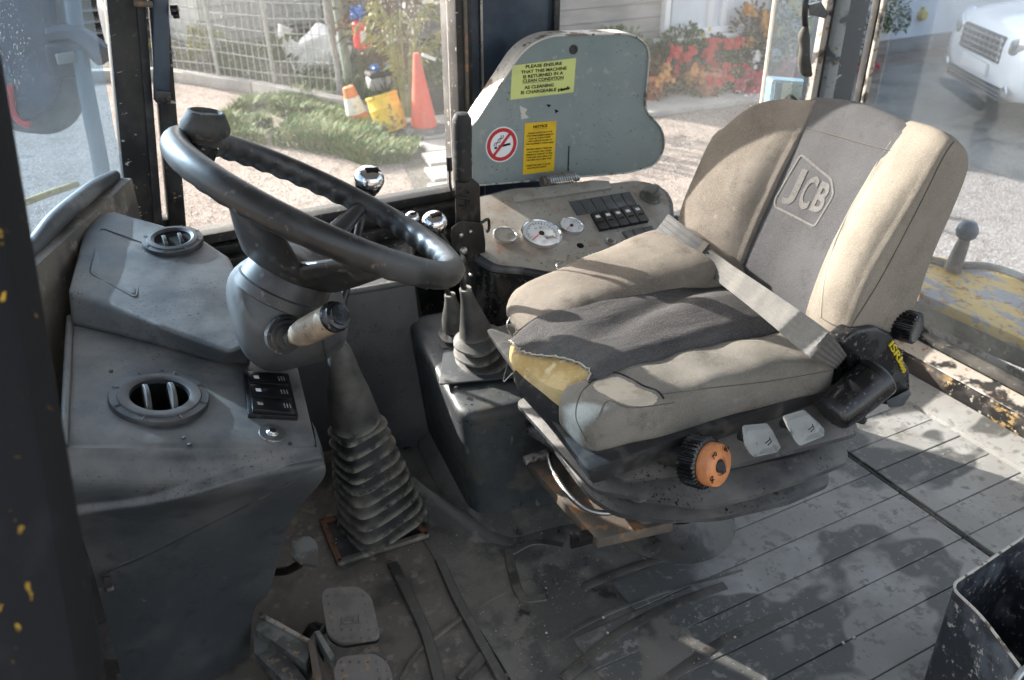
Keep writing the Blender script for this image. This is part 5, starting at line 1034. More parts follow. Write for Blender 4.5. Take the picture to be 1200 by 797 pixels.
# suspension bellows: three stacked leaves
def leaf(z, dz, px_, t, nm, mt='bellows'):
    q = []
    for (u, v_, zz) in px_: q.append(at(u, v_, z=z+zz))
    q = roundpoly(q, .02, 4)
    c = sum(q, V())/len(q)
    lo = [p+(c-p).normalized()*.03-V((0, 0, t+.01)) for p in q]; hi = [p+(c-p).normalized()*.05+V((0, 0, .02)) for p in q]
    n = len(q); v = hi+q+[p-V((0, 0, t)) for p in q]+lo
    f = [(a*n+i, a*n+(i+1) % n, (a+1)*n+(i+1) % n, (a+1)*n+i) for a in range(3) for i in range(n)]+[tuple(range(n))[::-1], tuple(range(3*n, 4*n))]
    v = [p+V((noise.noise(p*9)*.006, noise.noise(p*9+V((3, 1, 1)))*.006, noise.noise(p*9+V((1, 8, 1)))*.004)) for p in v]
    return part(nm, (v, f), mt, seat, 45)
leaf(.365, 0, ((600, 438, 0), (628, 474, 0), (684, 548, -.01), (735, 564, -.01), (800, 552, 0), (880, 540, 0), (960, 520, 0), (1008, 508, .0), (1000, 492, .01), (900, 420, .0), (760, 380, 0)), .008, 'bellows_leaf')
leaf(.312, 0, ((603, 470, 0), (634, 506, 0), (694, 574, 0), (760, 584, 0), (830, 590, 0), (890, 578, 0), (945, 560, 0), (995, 540, 0), (990, 520, .01), (900, 460, 0), (760, 420, 0)), .008, 'bellows_leaf')
leaf(.258, 0, ((612, 500, 0), (646, 522, 0), (690, 580, 0), (720, 600, 0), (780, 608, 0), (850, 604, 0), (920, 588, 0), (972, 566, 0), (965, 545, .01), (880, 500, 0), (760, 470, 0)), .010, 'bellows_leaf')
part('bellows_core', prism([V((x, y, .20)) for x, y in ((.74, .90), (1.06, .88), (1.08, 1.2), (.76, 1.22))], [V((x, y, .40)) for x, y in ((.68, .90), (1.10, .88), (1.12, 1.24), (.72, 1.26))], .02, 3), 'bellows', seat)
# height and weight controls on the near side
oc2 = hx(829, 543, .80); oa = V((.30, -1, .30)).normalized()
ribbed('knob_collar', oc2, oa, .0410, .030, 34, 'black_plastic', .04)
part('collar_shaft', tube([oc2-oa*.02, oc2-oa*.12], .020, 16), 'black_matte', seat)
of = oc2+oa*.003; ow = hx(841, 547, .745)
dial = part('weight_dial', lathe([(.0350, -.016), (.0350, -.001), (.0334, .003), (.0240, .006), (.0210, .0072), (.0153, .0072), (.0138, .004), (.001, .004)], oc2+oa*.016+V((.003, 0, -.001)), oa, 40), 'orange_plastic', seat, 30)
dc_ = oc2+oa*.016+V((.003, 0, -.001)); dx = basis(oa, (1, 0, 0)).col[0]; dy_ = V((0, 0, 1)); dy_ = (dy_-oa*dy_.dot(oa)).normalized(); dx = dy_.cross(oa); dx = dx if dx.x > 0 else -dx
part('dial_screw', mjoin(lathe([(.001, .0085), (.0085, .008), (.011, .0055), (.011, .002)], dc_, oa, 18), box(dc_+oa*.008+dx*.004-dy_*.008, (.010, .012, .002), basis(oa, dx), .001)), 'black_matte', dial)
for tx_, an in (('70', 118), ('60', 50), ('90', 200)):
    d = dx*math.cos(R(an))+dy_*math.sin(R(an)); q = dc_+d*.0285+oa*.0062
    m_ = text(None, tx_, (0, 0, 0), (1, 0, 0), (0, 1, 0), .0125, 'ink', None, .0003, .0001); xr = d.cross(oa)
    part('dial_number', ([q+xr*p[0]+d*p[1]+oa*(p[2]+.0012) for p in m_[0]], m_[1]), 'ink', dial, 0)
for px_ in (((874, 505), (904, 502), (915, 524), (911, 530), (884, 536), (877, 530)), ((921, 494), (947, 486), (966, 503), (966, 511), (937, 523), (931, 516))):
    q = roundpoly([hx(u, v_, .77-(.02 if k >= 3 else 0)) for k, (u, v_) in enumerate(px_)], .006)
    tb_ = part('control_tab', prism([p+V((0, .010, .004)) for p in q], q, .003, 3), 'pale_plastic', seat, 50)
    c = sum(q, V())/len(q)
    part('tab_symbol', mjoin(tube([c+V((.002, -.0018, .003)), c+V((.010, -.0022, .008))], .0008, 5), tube([c+V((.008, -.0022, .012)), c+V((.014, -.0022, .003)), c+V((.008, -.002, -.003))], .0008, 5)), 'ink', tb_)
    part('tab_arm', tube([c+V((0, .006, 0)), c+V((0, .05, -.015))], .008, 8), 'black_matte', seat)
# slide tray, release bar and pedestal
tr_ = roundpoly([at(u, v_, z=.20) for u, v_ in ((617, 540), (700, 632), (790, 612), (760, 560), (640, 528))], .006)
part('slide_tray', prism([p-V((0, 0, .022)) for p in tr_], tr_, .002), 'rusty_plate', seat)
part('slide_rail', box((at(676, 632, z=.19)+at(770, 606, z=.19))/2, ((at(676, 632, z=.19)-at(770, 606, z=.19)).length, .018, .016), basis((0, 0, 1), at(770, 606, z=.19)-at(676, 632, z=.19)), .002), 'dark_steel', seat)
part('slide_rail', box((at(612, 541, z=.205)+at(645, 531, z=.205))/2, (.052, .016, .014), basis((0, 0, 1), at(645, 531, z=.205)-at(612, 541, z=.205)), .002), 'worn_sill', seat)
part('slide_rail', box((at(674, 626, z=.175)+at(740, 622, z=.175))/2, (.13, .010, .03), basis((0, 0, 1), at(770, 606, z=.19)-at(676, 632, z=.19)), .002), 'dark_steel', seat)
part('release_bar', tube([at(643, 535, z=.225), at(648, 552, z=.225), at(664, 577, z=.225), at(684, 595, z=.225), at(704, 601, z=.225), at(722, 600, z=.225)], .0052, 12, sm=5), 'steel', seat)
pc0 = V((.955, 1.07, 0))
part('pedestal', lathe([(.085, .21), (.075, .10), (.062, .055), (.062, .02)], pc0, (0, 0, 1), 32), 'black_matte', seat)
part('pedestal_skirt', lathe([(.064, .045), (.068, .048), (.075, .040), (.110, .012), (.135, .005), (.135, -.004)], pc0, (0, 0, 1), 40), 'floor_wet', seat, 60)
# wire poking out by the tear
part('wire', tube([at(598, 372, y=1.21), at(594, 382, y=1.20), at(600, 400, y=1.20), at(595, 425, y=1.22), at(590, 447, y=1.25), at(600, 438, y=1.24), at(608, 432, y=1.24), at(606, 400, y=1.21), at(603, 380, y=1.2)], .0011, 6, sm=5), 'steel', seat)
# bin in the near right corner
bn = thing('waste_bin', at(1190, 760, z=0), 'scuffed black steel bin with a worn pale rim at the bottom right corner', 'bin')
rm = [at(u, v_, z=.30) for u, v_ in ((1118, 683), (1150, 662), (1215, 618), (1330, 700), (1290, 860), (1198, 786), (1150, 722), (1118, 692))]
rm2 = roundpoly(rm, [.012, .02, .02, .02, .02, .01, .02, .008], 4); cb2 = sum(rm2, V())/len(rm2)
bt = [V((cb2.x+(p.x-cb2.x)*.86+.012, cb2.y+(p.y-cb2.y)*.86+.012, .005)) for p in rm2]
n = len(rm2); ins = [p.lerp(cb2, .018) for p in rm2]; inb = [p.lerp(sum(bt, V())/n, .02)+V((0, 0, .004)) for p in bt]
vv = bt+rm2+ins+inb; ff = [(a*n+i, a*n+(i+1) % n, (a+1)*n+(i+1) % n, (a+1)*n+i) for a in range(3) for i in range(n)]+[tuple(range(n))[::-1], tuple(range(3*n, 4*n))]
part('bin_body', (vv, ff), 'bin_paint', bn, 40)
part('bin_rim', tube([p.lerp(q, .5) for p, q in zip(rm2, ins)], .0022, 8, closed=True), 'bin_rim', bn)
q0 = at(1199, 786, z=.302); part('bin_handle', tube([q0+V((-.045, -.012, .0)), q0, at(1225, 770, z=.31)], .005, 10, sm=3), 'steel', bn)
# ================================================================ OUTSIDE THE LEFT WINDOW
def rr(a, b): return random.uniform(a, b)
def bars(pairs, r, n=6): return mjoin(*[tube([a, b], r, n, caps=False) for a, b in pairs])
# mesh fence
F0, F1, F2, F3 = G(195, 92), G(259, 101), G(325, 111), G(398, 116)
mf = thing('mesh_fence', F1, 'bent wire mesh fence panels on thin posts behind the grass bank', 'fence')
for p, tpx in ((F0, None), (F1, (239, 0)), (F2, (306, 0)), (F3, None)):
    lean = V((0, 0, 0)) if not tpx else (at(*tpx, y=p.y)-p); h = 1.9
    top = p+V((lean.x/max(.01, lean.z)*h if tpx else 0, 0, h)); part('post', tube([p-V((0, 0, .05)), top], .022, 8), 'galv', mf)
for (a, b) in ((F0, F1), (F1, F2), (F2, F3)):
    pr = []; n = 9 if a is not F0 else 8
    for i in range(1, n):
        q = a.lerp(b, i/n); w1 = V((rr(-.02, .02), .0, 0)); pr.append((q+V((0, 0, .05)), q+V((0, .0, 1.85))+w1))
    for j in range(13): z = .08+j*.145; pr.append((a+V((0, 0, z+rr(-.015, .015))), b+V((0, 0, z+rr(-.015, .015)))))
    part('wire_mesh', bars(pr, .0048, 5), 'galv', mf)
def ibc(c, rz, label, s=1.0):
    t = thing('liquid_tank', c, label, 'tank'); M_ = Matrix.Rotation(rz, 3, 'Z')
    q = lambda x, y, z: V(c)+M_@V((x*s, y*s, z*s))
    part('tank', bev(box(q(0, 0, .62), (.98*s, .86*s, .92*s), M_, .07, 3), 0), 'ibc_white', t)
    pr = []
    for z in [.16+.16*i for i in range(7)]:
        cs_ = [q(-.52, -.46, z), q(.52, -.46, z), q(.52, .46, z), q(-.52, .46, z)]; pr += [(cs_[i], cs_[(i+1) % 4]) for i in range(4)]
    for x in [-.52+.173*i for i in range(7)]: pr += [(q(x, -.465, .1), q(x, -.465, 1.14)), (q(x, .465, .1), q(x, .465, 1.14))]
    part('cage', bars(pr, .010*s, 6), 'galv', t)
    part('pallet', mjoin(box(q(0, 0, .09), (1.04*s, .94*s, .03), M_, .005), *[box(q(x, 0, .04), (.1*s, .9*s, .08), M_, .005) for x in (-.45, 0, .45)]), 'siding', t)
c = G(262, 60); ibc(c, .35, 'caged white liquid tank standing behind the mesh fence')
c = G(305, 52); ibc(c+V((.6, .9, 0)), .1, 'grey caged tank farther back behind the fence near the white bag', .9)
bg_ = thing('white_sack', G(375, 80), 'crumpled white sack lying behind the mesh fence', 'sack')
c = G(378, 84); m = pillow([(c+V((-.30, .05, .16)), .20, .15), (c+V((0, 0, .26)), .28, .25), (c+V((.32, -.02, .20)), .22, .18)], e=.9, rnd=.14, n=30)
part('sack_body', ([p+V((noise.noise(p*4)*.09, noise.noise(p*4+V((3, 3, 3)))*.09, noise.noise(p*5+V((6, 3, 3)))*.09)) for p in m[0]], m[1]), 'bag_white', bg_, 60)
part('sack_neck', tube([c+V((-.3, 0, .25)), c+V((-.42, 0, .42)), c+V((-.38, 0, .55))], [.12, .06, .09], 14, sm=4), 'bag_white', bg_)
for lab, u0, v0, u1, r, mt in (('thin leaning grey pole left of its green neighbour by the fence end', 402, 116, 381, .030, 'galv'), ('thicker green leaning pole beside the red extinguisher', 411, 108, 394, .050, 'pole_green')):
    b0 = G(u0, v0); tp_ = at(u1, 0, y=b0.y); d = (tp_-b0).normalized(); tag(part('leaning_pole', tube([b0-d*.05, b0+d*2.6], r, 14), mt), lab, 'pole')
ex = thing('fire_extinguisher', at(424, 60, y=8.6), 'red fire extinguisher hanging on the pole with a white label', 'extinguisher')
c0, c1 = at(426, 57, y=8.6), at(422, 22, y=8.6); L_ = (c1-c0).length
part('cylinder', lathe([(.001, 0), (.072, .005), (.088, .02), (.088, L_*.86), (.065, L_*.95), (.022, L_), (.001, L_)], c0, c1-c0, 24), 'ext_red', ex)
part('valve', mjoin(tube([c1, c1+V((0, 0, .07))], .018, 8), box(c1+V((.03, 0, .08)), (.12, .025, .02), None, .004)), 'black_plastic', ex)
part('hose', tube([c1+V((.02, 0, .05)), c1+V((.10, -.02, 0)), c1+V((.10, -.03, -.2)), c1+V((.07, -.05, -.3))], .010, 8, sm=4), 'black_rubber', ex)
part('label', box(c0.lerp(c1, .45)+V((-.012, -.089, 0)), (.07, .004, .11), None, .001), 'petal_white', ex)
tg = tag(part('rope_bundle', mjoin(*[tube([at(414+rr(-3, 14), 20+rr(-12, 4), y=8.6)+V((0, rr(-.08, .08), 0)) for _ in range(4)], .012, 6, sm=3) for _ in range(7)]), 'blue_plastic'), 'blue tangle of rope hung above the red extinguisher', 'rope')
# cones, drum, bottle
cn = thing('traffic_cone', G(497, 157), 'tall plain red traffic cone on a grey base beside the yellow drum', 'cone')
c = G(498, 156); part('cone_body', lathe([(.128, .045), (.122, .085), (.030, .72), (.026, .74), (.001, .745)], c, (-.06, 0, 1), 36), 'cone_red', cn)
part('cone_foot', prism(roundpoly([c+V((math.cos(a)*.24, math.sin(a)*.24, 0)) for a in [PI/8+i*PI/4 for i in range(8)]], .03, 2), roundpoly([c+V((math.cos(a)*.225, math.sin(a)*.225, .075)) for a in [PI/8+i*PI/4 for i in range(8)]], .03, 2), .006), 'cone_base', cn)
part('torn_collar', box(c+V((.06, -.04, .70)), (.14, .02, .03), Matrix.Rotation(.4, 3, 'Y'), .005), 'petal_white', cn)
c = G(421, 143); c0 = c; c1 = at(408, 102, y=c.y+.05); ax_ = (c1-c0); L_ = ax_.length
cn = thing('banded_cone', c, 'leaning orange and white banded cone half sunk in the grass', 'cone')
rc = lambda t: .115-.058*t
part('orange_band', lathe([(rc(0)+.004, -.03), (rc(0), .0), (rc(.26), L_*.26)], c0, ax_, 28), 'cone_orange', cn)
part('white_band', lathe([(rc(.26)+.002, L_*.26), (rc(.72)+.002, L_*.72)], c0, ax_, 28), 'cone_white', cn)
part('orange_band', lathe([(rc(.72), L_*.72), (rc(1), L_), (.03, L_+.01), (.001, L_-.01)], c0, ax_, 28), 'cone_orange', cn)
dr = thing('yellow_drum', G(457, 150), 'chipped yellow drum tilted in the grass between the two cones', 'drum')
c0, c1 = at(460, 153, y=7.62), at(447, 112, y=7.72); L_ = (c1-c0).length
part('drum_body', lathe([(.001, 0), (.148, .0), (.150, .01), (.150, L_*.62), (.156, L_*.66), (.150, L_*.70), (.148, L_*.94), (.155, L_*.96), (.155, L_)], c0, c1-c0, 36), 'drum_yellow', dr)
part('drum_lid', lathe([(.156, L_*.98), (.150, L_+.012), (.13, L_+.006), (.001, L_+.008)], c0, c1-c0, 36), 'drum_yellow', dr)
c = at(445, 103, y=8.9); bo = thing('plastic_canister', c, 'pale plastic canister with dark band and blue lid behind the yellow drum', 'canister')
part('canister_body', pillow([(c+V((-.13, 0, .06)), .10, .08), (c+V((.13, 0, .07)), .10, .09)], e=.6, rnd=.05), 'ibc_white', bo)
part('dark_band', pillow([(c+V((-.135, -.01, .15)), .105, .035), (c+V((.14, -.01, .17)), .105, .035)], e=.6, rnd=.03), 'tyre', bo)
part('blue_lid', pillow([(c+V((-.08, -.01, .215)), .08, .03), (c+V((.17, -.01, .235)), .09, .035)], e=.7, rnd=.03), 'blue_plastic', bo)
tag(part('wooden_pole', tube([G(530, 140), at(528, 100, y=G(530, 140).y), at(526, 62, y=G(530, 140).y)], [.020, .016, .020], 10, sm=3), 'wood_pole'), 'short yellow wooden stake standing right of the red cone', 'stake')
# barbecue and planter
c = G(508, 92); bq = thing('barbecue', c, 'dark grey hooded barbecue on a leg frame behind the plants', 'barbecue')
hd0 = at(480, 42, y=c.y); W_ = (at(528, 42, y=c.y)-hd0).length; z0 = hd0.z
part('hood', pillow([(V((c.x-.30, c.y, z0+.15)), .26, .19), (V((c.x+.36, c.y, z0+.16)), .26, .20)], e=.5, rnd=.06), 'cone_base', bq)
part('fire_box', box((c.x+.03, c.y, z0-.03), (.62, .46, .14), None, .02), 'tyre', bq)
for x in (-.26, .32):
    for y in (-.2, .2): part('leg', box((c.x+x, c.y+y, (z0+GZ)/2-.05), (.035, .035, z0-GZ-.1), None, .004), 'galv', bq)
part('shelf', box((c.x+.03, c.y, GZ+.42), (.60, .44, .03), None, .005), 'galv', bq)
part('side_table', box((c.x-.45, c.y, z0-.02), (.26, .42, .03), None, .005), 'galv', bq)
c = G(505, 128); pt_ = thing('planter', c, 'dark grey trough planter with leafy plants behind the red cone', 'planter')
part('trough', prism([c+V((x, y, 0)) for x, y in ((-.22, -.14), (.30, -.14), (.30, .14), (-.22, .14))], [c+V((x, y, .24)) for x, y in ((-.26, -.17), (.34, -.17), (.34, .17), (-.26, .17))], .012), 'tyre', pt_)
def leaves(n, fn, s0, s1, droop=.3, asp=.45):
    v, f = [], []
    for _ in range(n):
        p, d = fn(); s = rr(s0, s1); d = V(d).normalized(); sd = d.cross(V((rr(-1, 1), rr(-1, 1), rr(.2, 1)))).normalized()*s*asp; nn = d.cross(sd).normalized(); k = len(v)
        v += [p, p+d*s*.5+sd*.5+nn*s*.06, p+d*s-V((0, 0, s*droop)), p+d*s*.5-sd*.5+nn*s*.06]; f += [(k, k+1, k+2), (k, k+2, k+3)]
    return v, f
def ballp(c, r, up=.3):
    def fn():
        d = V((rr(-1, 1), rr(-1, 1), rr(-.6, 1))); 
        while d.length > 1 or d.length < .05: d = V((rr(-1, 1), rr(-1, 1), rr(-.6, 1)))
        return c+V((d.x*r[0], d.y*r[1], d.z*r[2])), d+V((rr(-.6, .6), rr(-.6, .6), up+rr(-.3, .5)))
    return fn
part('leaves', leaves(260, ballp(c+V((.05, 0, .34)), (.32, .18, .16)), .05, .11), 'leaf_green', pt_, 0)
def stalk_plant(c, n, h, sp, label, mt='leaf_straw'):
    t = thing('stalk_plant', c, label, 'plant'); st = []; lv = []
    for _ in range(n):
        a = rr(0, 6.28); d = V((math.cos(a), math.sin(a)*.6, 0)); hh = rr(.5, 1)*h; ps = [c+d*rr(0, .06), c+d*sp*.3+V((0, 0, hh*.6)), c+d*sp*rr(.5, 1.1)+V((0, 0, hh))]
        ps.append(ps[-1]+d*sp*.35+V((0, 0, -hh*.1))); q = catmull(ps, 4); st.append(tube(q, .006, 4, caps=False)); lv += [(p, d) for p in q[3:]]
    part('stems', mjoin(*st), mt, t, 0); part('leaves', leaves(n*9, lambda: (lambda z: (z[0]+V((rr(-.02, .02), rr(-.02, .02), 0)), z[1]+V((rr(-.9, .9), rr(-.9, .9), rr(-.4, .9)))))(random.choice(lv)), .06, .17, .5, .28), mt, t, 0)
stalk_plant(G(477, 136), 26, 1.15, .38, 'tall straw green plant arching up behind the yellow drum'); stalk_plant(G(452, 122)+V((.1, .2, 0)), 20, 1.5, .35, 'tall russet stemmed shrub between the poles and the straw coloured plant', 'leaf_russet')
stalk_plant(G(474, 112), 18, 1.9, .30, 'tall brown leafed plant behind the canister', 'leaf_russet'); stalk_plant(G(432, 112), 14, 1.2, .28, 'thin reddish twiggy plant under the hanging extinguisher', 'leaf_russet')
stalk_plant(G(222, 78), 16, .5, .4, 'low yellowing bush behind the fence at the left end', 'leaf_straw'); stalk_plant(G(350, 86), 14, .5, .4, 'low green scrub beside the crumpled white sack', 'leaf_green')
# a parked van body, bottoms of stored machines, far behind the fence
tm = thing('storage_container', G(330, 8), 'long faded grey storage container far beyond the fence', 'container')
c = G(300, 20); c = V((2.6, 15.5, GZ))
part('container_body', box(c+V((0, 0, 1.25)), (6.2, 2.3, 2.5), Matrix.Rotation(-.12, 3, 'Z'), .02), 'siding', tm)
for i in range(30):
    q = c+Matrix.Rotation(-.12, 3, 'Z')@V((-3.0+i*.205, -1.165, 1.25)); part('wall_rib', box(q, (.10, .035, 2.3), Matrix.Rotation(-.12, 3, 'Z'), .008, 1), 'siding', tm)
pc3 = thing('pallet_stack', G(225, 40), 'weathered grey pallet stack at the far left behind the fence', 'pallets'); c = V((1.0, 13.2, GZ))
for k in range(6): 
    for j in range(5): part('pallet_board', box(c+V((0, -.4+j*.2, .14*k+.12)), (1.2, .11, .022), None, .003, 1), 'siding', pc3)
    part('pallet_block', mjoin(*[box(c+V((x, 0, .14*k+.055)), (.1, .9, .09), None, .003, 1) for x in (-.5, 0, .5)]), 'concrete', pc3)
# seen through the windscreen
mc = thing('wing_mirror', at(40, 60, d=1.9+.6), 'dark blue rounded mirror housing with red edge seen through the dusty windscreen', 'mirror')
D_ = 2.6; w_ = lambda u, v_, d=0: at(u, v_, d=D_+d)
q = roundpoly([w_(u, v_) for u, v_ in ((-60, -60), (58, -60), (66, 30), (72, 105), (58, 132), (30, 145), (-20, 140), (-60, 120))], [.02, .1, .06, .08, .08, .1, .1, .02], 5)
part('mirror_housing', prism(q, [p+FW*.16 for p in q], .03, 4), 'machine_blue', mc)
part('red_edge', tube([w_(12, 100, -.01), w_(15, 130, -.01), w_(24, 143, -.01), w_(34, 146, -.01)], .010, 8, sm=3), 'ext_red', mc)
part('mirror_clamp', box(w_(78, 70), (.10, .06, .10), None, .012), 'machine_blue', mc)
part('clamp_plate', box(w_(77, 68, -.05), (.055, .012, .03), Matrix.Rotation(.45, 3, 'Z'), .003), 'pale_plastic', mc)
part('mirror_arm', tube([w_(60, 45), w_(90, 42), w_(122, 66)], .035, 10, sm=3), 'machine_blue', mc)
rl = tag(part('grab_rail', tube([w_(78, -60), w_(90, 40), w_(104, 120), w_(121, 215), w_(124, 300)], .024, 14, sm=4), 'frame_blue'), 'blue grey tubular rail rising outside the windscreen beside the mirror', 'rail')
bt_ = thing('loader_arm', w_(128, 40, .8), 'dark rounded machine part half hidden by the front post, seen through the windscreen', 'machine arm')
part('arm_cover', pillow([(at(120, 30, d=3.6), .14, .14), (at(136, 70, d=3.6), .16, .2), (at(144, 140, d=3.6), .10, .22)], e=.7, rnd=.1), 'machine_blue', bt_)
bn2 = tag(part('bonnet_stripe', tube([at(28, 238, d=2.2), at(60, 226, d=2.3), at(90, 216, d=2.5)], .009, 10, sm=3), 'wood_pole'), 'thin yellow machine edge low behind the dirty windscreen', 'machine edge')
# ================================================================ HOUSE AND FLOWERS
HY = 7.95
hs = thing('bungalow', (6.0, HY, GZ), 'low pale house with grey cladding, white framed windows and a white rendered end', 'house')
part('wall', box((5.48, HY+.12, GZ+1.2), (1.44, .2, 2.4), None, .01), 'siding', hs)
for k in range(15):
    part('cladding_board', prism([V((4.76, HY-.004, GZ+.15+k*.15)), V((6.2, HY-.004, GZ+.15+k*.15)), V((6.2, HY+.03, GZ+.15+k*.15)), V((4.76, HY+.03, GZ+.15+k*.15))][::1], [V((4.76, HY+.012, GZ+.295+k*.15)), V((6.2, HY+.012, GZ+.295+k*.15)), V((6.2, HY+.03, GZ+.295+k*.15)), V((4.76, HY+.03, GZ+.295+k*.15))], .003, 1), 'siding', hs) if k < 3 or 1 else None
part('end_wall', box((4.85, HY+1.4, GZ+1.19), (.2, 2.3, 2.38), None, .01), 'siding', hs)
part('rendered_wall', box((11.2, HY+.10, GZ+1.2), (10.0, .26, 2.4), None, .01), 'render_white', hs)
part('plinth', box((11.2, HY-.045, GZ+.09), (10.0, .05, .18), None, .01), 'siding', hs)
part('roof', prism([V((4.5, HY-.35, GZ+2.38)), V((16.4, HY-.35, GZ+2.38)), V((16.4, HY+2.5, GZ+2.38)), V((4.5, HY+2.5, GZ+2.38))], [V((4.5, HY+1.0, GZ+3.0)), V((16.4, HY+1.0, GZ+3.0)), V((16.4, HY+1.2, GZ+3.0)), V((4.5, HY+1.2, GZ+3.0))], .02), 'tyre', hs)
def win(x0, x1, z0, z1, mull):
    f = []; t = .07; y = HY-.03
    fr = part('window', mjoin(box(((x0+x1)/2, y, z0-t/2), (x1-x0+2*t, .10, t), None, .008), box(((x0+x1)/2, y, z1+t/2), (x1-x0+2*t, .10, t), None, .008), box((x0-t/2, y-.001, (z0+z1)/2), (t, .10, z1-z0), None, .008), box((x1+t/2, y-.001, (z0+z1)/2), (t, .10, z1-z0), None, .008), *[box((x, y-.002, (z0+z1)/2), (t*1.1, .10, z1-z0), None, .008) for x in mull]), 'upvc', hs)
    part('pane', box(((x0+x1)/2, y+.02, (z0+z1)/2), (x1-x0, .01, z1-z0), None, 0), 'dark_pane', fr)
    part('sill', box(((x0+x1)/2, y-.05, z0-t-.03), (x1-x0+.3, .16, .05), None, .008), 'upvc', fr)
wl, wr = at(779, 38, y=HY), at(886, 28, y=HY)
win(wl.x, wr.x, wl.z+.02, wl.z+1.05, [at(826, 35, y=HY).x, at(841, 35, y=HY).x])
win(9.3, 10.3, wl.z+.6, wl.z+1.2, [])
wb2 = at(1048, 20, y=HY-.25); hb = thing('topiary_ball', wb2, 'round dark green plant ball hanging against the white wall', 'plant')
part('foliage', leaves(700, ballp(wb2, (.22, .16, .26), 0), .03, .06), 'leaf_green', hb, 0); part('chain', tube([wb2+V((0, 0, .2)), wb2+V((0, .0, 1.2))], .006, 5), 'galv', hb)
lc = at(1081, 18, y=HY-.05); tag(part('wall_lamp', mjoin(lathe([(.001, .05), (.06, .04), (.07, 0), (.07, -.02)], lc, (0, -1, 0), 18), box(lc+V((0, .02, .08)), (.05, .06, .05), None, .01)), 'petal_yellow'), 'small round yellow fitting on the white wall', 'wall fitting')
# the bed: pots and plants one by one
kinds = {'red': ('petal_red', 'leaf_dark'), 'pink': ('petal_pink', 'leaf_green'), 'orange': ('petal_orange', 'leaf_russet'), 'yellow': ('petal_yellow', 'leaf_green'), 'white': ('petal_white', 'leaf_dark')}
def petals(n, cs, r, s):
    v, f = [], []
    for _ in range(n):
        c = random.choice(cs); p = c+V((rr(-r, r), rr(-r, r), rr(-r, r))); k = len(v); a = rr(0, 6)
        for j in range(5): v.append(p+V((math.cos(a+j*1.257)*s, -abs(math.sin(a+j))*s*.5, math.sin(a+j*1.257)*s)))
        f.append(tuple(range(k, k+5)))
    return v, f
def bush(u, v_, y, rx, rz, kind, label, nl=420, heads=6, nf=60, pot=False):
    c = at(u, v_, y=y); g = V((c.x, c.y, GZ+.05)); pm, lm = kinds[kind]; t = thing('flowering_plant', g, label, 'plant', 'plants along the house wall')
    if pot:
        part('pot', lathe([(.001, .0), (.09, .0), (.13, .20), (.145, .20), (.145, .25), (.12, .25), (.11, .22), (.001, .21)], g, (0, 0, 1), 20), 'terracotta', t)
    part('foliage', leaves(nl, ballp(c, (rx, rx*.7, rz)), .05, .11), lm, t, 0)
    part('stem', mjoin(*[tube([g+V((rr(-.04, .04), 0, .2 if pot else 0)), c+V((rr(-rx, rx)*.5, rr(-.1, .1), -rz*.2))], .008, 4, caps=False) for _ in range(6)]), lm, t, 0)
    cs_ = [c+V((rr(-rx, rx)*.85, -rx*.55+rr(-.08, .06), rr(-.3, .9)*rz)) for _ in range(heads)]
    part('flowers', petals(nf, cs_, .05, .030), pm, t, 0)
for a in ((765, 96, 7.35, .16, .24, 'orange', 'russet leaved plant in a terracotta pot beside the open cover', 300, 4, 30, True), (785, 78, 7.55, .26, .30, 'red', 'orange red flowers nearest the cover under the window edge', 420, 7, 80),
          (812, 98, 7.35, .22, .22, 'orange', 'low russet and orange plant before the window', 380, 5, 50), (828, 106, 7.2, .16, .18, 'red', 'terracotta potted plant with red blooms at the bed front', 260, 5, 50, True),
          (833, 72, 7.6, .28, .26, 'red', 'large clump of bright red flowers below the window', 460, 9, 190), (852, 90, 7.4, .24, .22, 'red', 'dark leaved plant with a scarlet head in mid bed', 420, 4, 60),
          (868, 100, 7.2, .22, .16, 'pink', 'pinkish red flowers low at the bed front on the right', 320, 8, 150), (880, 70, 7.6, .26, .30, 'white', 'dark leaved plant with white flowers by the glass edge', 420, 5, 60),
          (876, 40, 7.8, .26, .34, 'orange', 'orange flowered climber at the window corner', 420, 9, 110), (722, 58, 7.7, .36, .22, 'yellow', 'plain green shrub behind the grey cover', 460, 2, 6), (800, 52, 7.75, .28, .20, 'yellow', 'green bush just under the white window frame', 380, 2, 8),
          (922, 30, 7.7, .28, .46, 'yellow', 'tall yellow flowered plant right of the glass edge', 480, 10, 120), (938, 62, 7.5, .22, .24, 'yellow', 'yellow green bush behind the window handle', 360, 4, 40), (920, 82, 7.35, .24, .18, 'pink', 'deep pink flowers above the teal latch', 320, 9, 150),
          (1004, 48, 7.5, .20, .5, 'white', 'dark green bush seen through the corner glass strip', 420, 2, 8), (1000, 80, 7.4, .20, .16, 'pink', 'small pink flowered plant low behind the corner glass', 260, 6, 60)):
    bush(*a)
# ================================================================ CAR
fd = V((-.86, .50, 0)).normalized(); wd_ = V((.50, .86, 0)).normalized(); cf = V((8.05, 5.45, GZ))
car = thing('parked_car', cf-fd*2.2, 'white car parked nose toward the house, seen through the dirty rear window', 'car')
Pc = lambda s, w_, z: cf-fd*s+wd_*w_+V((0, 0, z))
def carring(s, hw, z0, z1, e=.34):
    return sring(Pc(s, 0, (z0+z1)/2), wd_, V((0, 0, 1)), hw, (z1-z0)/2, 36, min(.9, e*1.35))
part('body', rings2mesh([carring(*a) for a in ((.0, .62, .42, .78, .6), (.02, .74, .34, .86, .5), (.10, .84, .28, .93), (.30, .90, .26, .99), (.7, .92, .26, 1.06), (1.15, .93, .26, 1.12), (1.6, .93, .26, 1.14), (3.6, .93, .26, 1.14), (4.4, .90, .3, 1.10), (4.55, .8, .4, 1.0))]), 'car_paint', car, 60)
